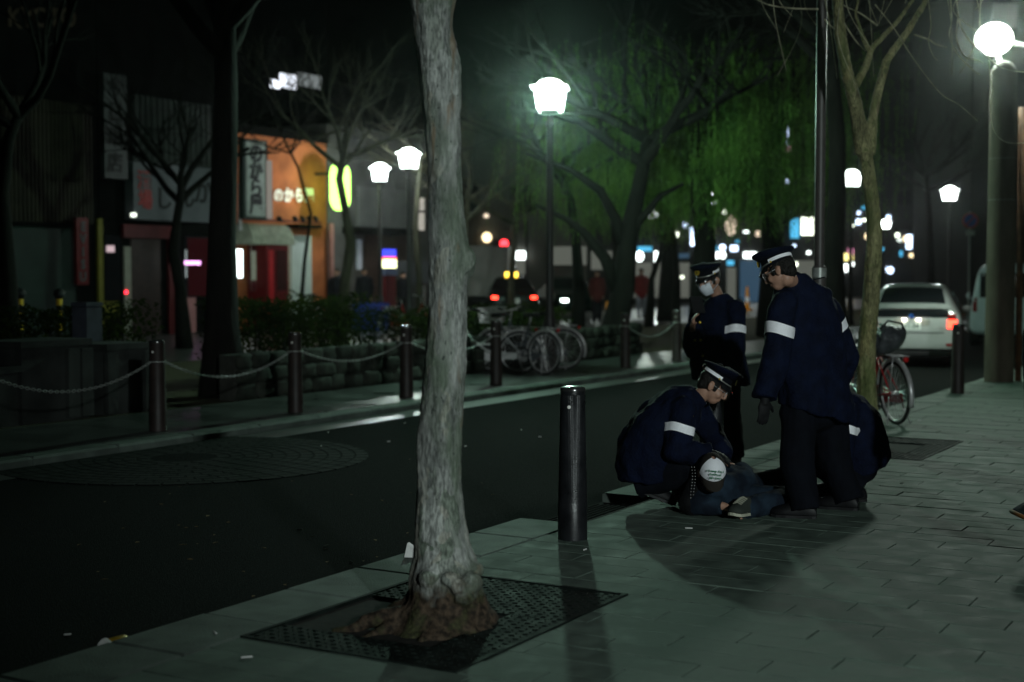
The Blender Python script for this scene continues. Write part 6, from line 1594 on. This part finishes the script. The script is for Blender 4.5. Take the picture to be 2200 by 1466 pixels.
for px, lab in ((44, 'left'), (128, 'right')):
    p = ST(SP(px, 700, 17.6)[0], 17.6); r = thing('warning_post', 'short yellow and black striped post before the shutter, %s one of two' % lab, 'post', p, 0, 'striped posts before the shutter')
    zt = SP(px, 640, 17.6)[1]
    m = MB(); m.lathe([(.045, 0), (.045, zt)], 12, p); m.build('shaft', M_black, r, smooth=True, angle=40)
    for k in range(3):
        m = MB(); m.lathe([(.048, zt - .12 - k * .2), (.048, zt - .02 - k * .2)], 12, p); m.build('yellow_stripe', mat('warning_yellow', (.55, .34, .02), .5, .1), r, smooth=True, angle=40)
    m = MB(); m.ell(p + V((0, 0, zt + .06)), (.09, .09, .09)); m.build('knob', M_black, r, smooth=True)
q = at(1306, 40); cn = thing('traffic_cone', 'small glowing orange marker beside the large forked tree', 'cone', q)
m = MB(); m.lathe([(.2, 0), (.2, .04), (.11, .05), (.05, .75), (.02, .78)], 16, q); m.build('cone', mat('orange_plastic', (.75, .28, .01), .4, .1), cn, smooth=True, angle=40)
m = MB(); m.lathe([(.095, .25), (.078, .42)], 16, q, caps=False); m.build('stripe', M_band, cn, smooth=True)
q = at(1606, 60); cn = thing('traffic_cone', 'slim orange marker post between the masked and the standing officer', 'cone', q)
m = MB(); m.lathe([(.25, 0), (.25, .05), (.11, .07), (.05, .95), (.02, 1.0)], 16, q); m.build('cone', MATS['orange_plastic'], cn, smooth=True, angle=40)
m = MB(); m.lathe([(.10, .35), (.08, .55)], 16, q, caps=False); m.build('stripe', M_band, cn, smooth=True)

# ---------------------------------------------------------------- litter
M_paper = mat('paper', (.62, .62, .60), .8, .08)
p = G(882, 1198); r = tag((lambda m: (m.loft([[V(a) * 1.0 + p for a in ((-.035, -.01, .001), (.03, -.02, .001), (.035, .03, .03), (-.02, .03, .075))], [V(a) + p for a in ((-.03, .0, .004), (.02, .0, .01), (.03, .04, .05), (-.01, .035, .08))]]), m)[1])(MB()).build('paper_scrap', M_paper, origin=p), 'crumpled white paper scrap on the kerb left of the near trunk', 'paper')
can = thing('drink_can', 'yellow drink can lying in the gutter at the lower left', 'can', G(248, 1400, RZ) + V((0, 0, .033)))
MMc = frame_z((.6, .8, 0)); m = MB(); m.lathe([(.026, -.06), (.032, -.052), (.032, .052), (.026, .06)], 20, can.location, MMc); m.build('body', mat('yellow_can', (.45, .30, .03), .3, .1, metal=.5), can, smooth=True, angle=40)
m = MB(); m.lathe([(.024, .0605), (.024, .0615)], 20, can.location, MMc); m.build('lid', M_alu, can)
cup = thing('paper_cup', 'crushed white paper cup beside the yellow can in the gutter', 'cup', G(238, 1413, RZ))
m = MB(); m.lathe([(.026, -.045), (.036, .045), (.033, .045), (.024, -.042)], 18, cup.location + V((0, 0, .034)), frame_z((-.7, .4, .15))); m.build('wall', M_paper, cup, smooth=True, angle=40)
m = MB(); m.torus(cup.location + V((0, 0, .034)) + frame_z((-.7, .4, .15)) @ V((0, 0, .045)), .036, .003, frame_z((-.7, .4, .15)) @ Matrix.Rotation(math.pi / 2, 3, 'X'), 18, 5); m.build('rim', M_paper, cup, smooth=True)
bsh = MB(); bsh.lathe([(.004, -.018), (.004, .018)], 8, (0, 0, .004), Matrix.Rotation(math.pi / 2, 3, 'X')); bme = bsh.mesh('cigarette_butt'); bme.materials.append(M_paper)
rng = random.Random(99); spots = [(644, 1140, RZ), (755, 1210, RZ), (700, 1175, RZ), (170, 1408, RZ), (208, 1403, RZ), (195, 1417, RZ), (145, 1366, RZ), (404, 1375, RZ), (402, 1384, RZ), (462, 1362, 0), (1257, 1183, 0), (1700, 900, 0), (1937, 1040, 0), (1975, 905, 0), (770, 905, RZ), (705, 930, RZ), (1480, 1137, 0), (530, 1415, 0), (845, 893, RZ), (870, 910, RZ), (835, 950, RZ), (690, 960, RZ), (370, 948, RZ), (1120, 925, RZ), (1000, 960, RZ), (1160, 940, RZ)]
for (x, y, z) in spots:
    o = bpy.data.objects.new('cigarette_butt', bme); COL.objects.link(o); o.location = G(x, y, z) + V((0, 0, .002)); o.rotation_euler = (0, 0, rng.uniform(0, 3.1)); s_ = rng.uniform(.8, 1.3); o.scale = (1, s_, 1)
    tag(o, 'small white cigarette butt lying on the ground', 'cigarette butt', 'scattered cigarette butts')
lsh = MB(); lsh.add([(-.02, 0, .002), (0, -.011, .004), (.024, 0, .003), (0, .011, .007), (-.02, 0, .0005), (0, -.011, .0025), (.024, 0, .0015), (0, .011, .0055)], [(0, 1, 2, 3), (7, 6, 5, 4), (0, 4, 5, 1), (1, 5, 6, 2), (2, 6, 7, 3), (3, 7, 4, 0)]); lme = lsh.mesh('fallen_leaf'); lme.materials.append(mat('dry_leaf', (.13, .09, .04), .8, .3))
for i in range(60):
    x, y = rng.uniform(80, 1190), rng.uniform(900, 1300)
    p = G(x, y, RZ)
    sv = p.dot(N)
    if not (4.7 < sv < 9.1): continue
    o = bpy.data.objects.new('fallen_leaf', lme); COL.objects.link(o); o.location = p; o.rotation_euler = (0, 0, rng.uniform(0, 6)); o.scale = (rng.uniform(.5, 1.1),) * 3
    tag(o, 'dry fallen leaf lying on the dark asphalt', 'leaf', 'fallen leaves on the road')

# ---------------------------------------------------------------- thin scattering volume, added for a bloom-like halo round the lamps
hz = MB(); hz.box((20, 60, 15.9), (160, 120, 17.1))
m = bpy.data.materials.new('halo_volume'); m.use_nodes = True
nt = m.node_tree; nt.nodes.remove(nt.nodes['Principled BSDF'])
pv = nt.nodes.new('ShaderNodeVolumePrincipled'); pv.inputs['Color'].default_value = (.85, .9, .88, 1); pv.inputs['Density'].default_value = .00036; pv.inputs['Anisotropy'].default_value = .955
nt.links.new(pv.outputs[0], nt.nodes['Material Output'].inputs['Volume'])
tag(hz.build('halo_haze', m), kind='stuff')
scene.cycles.volume_bounces = 0
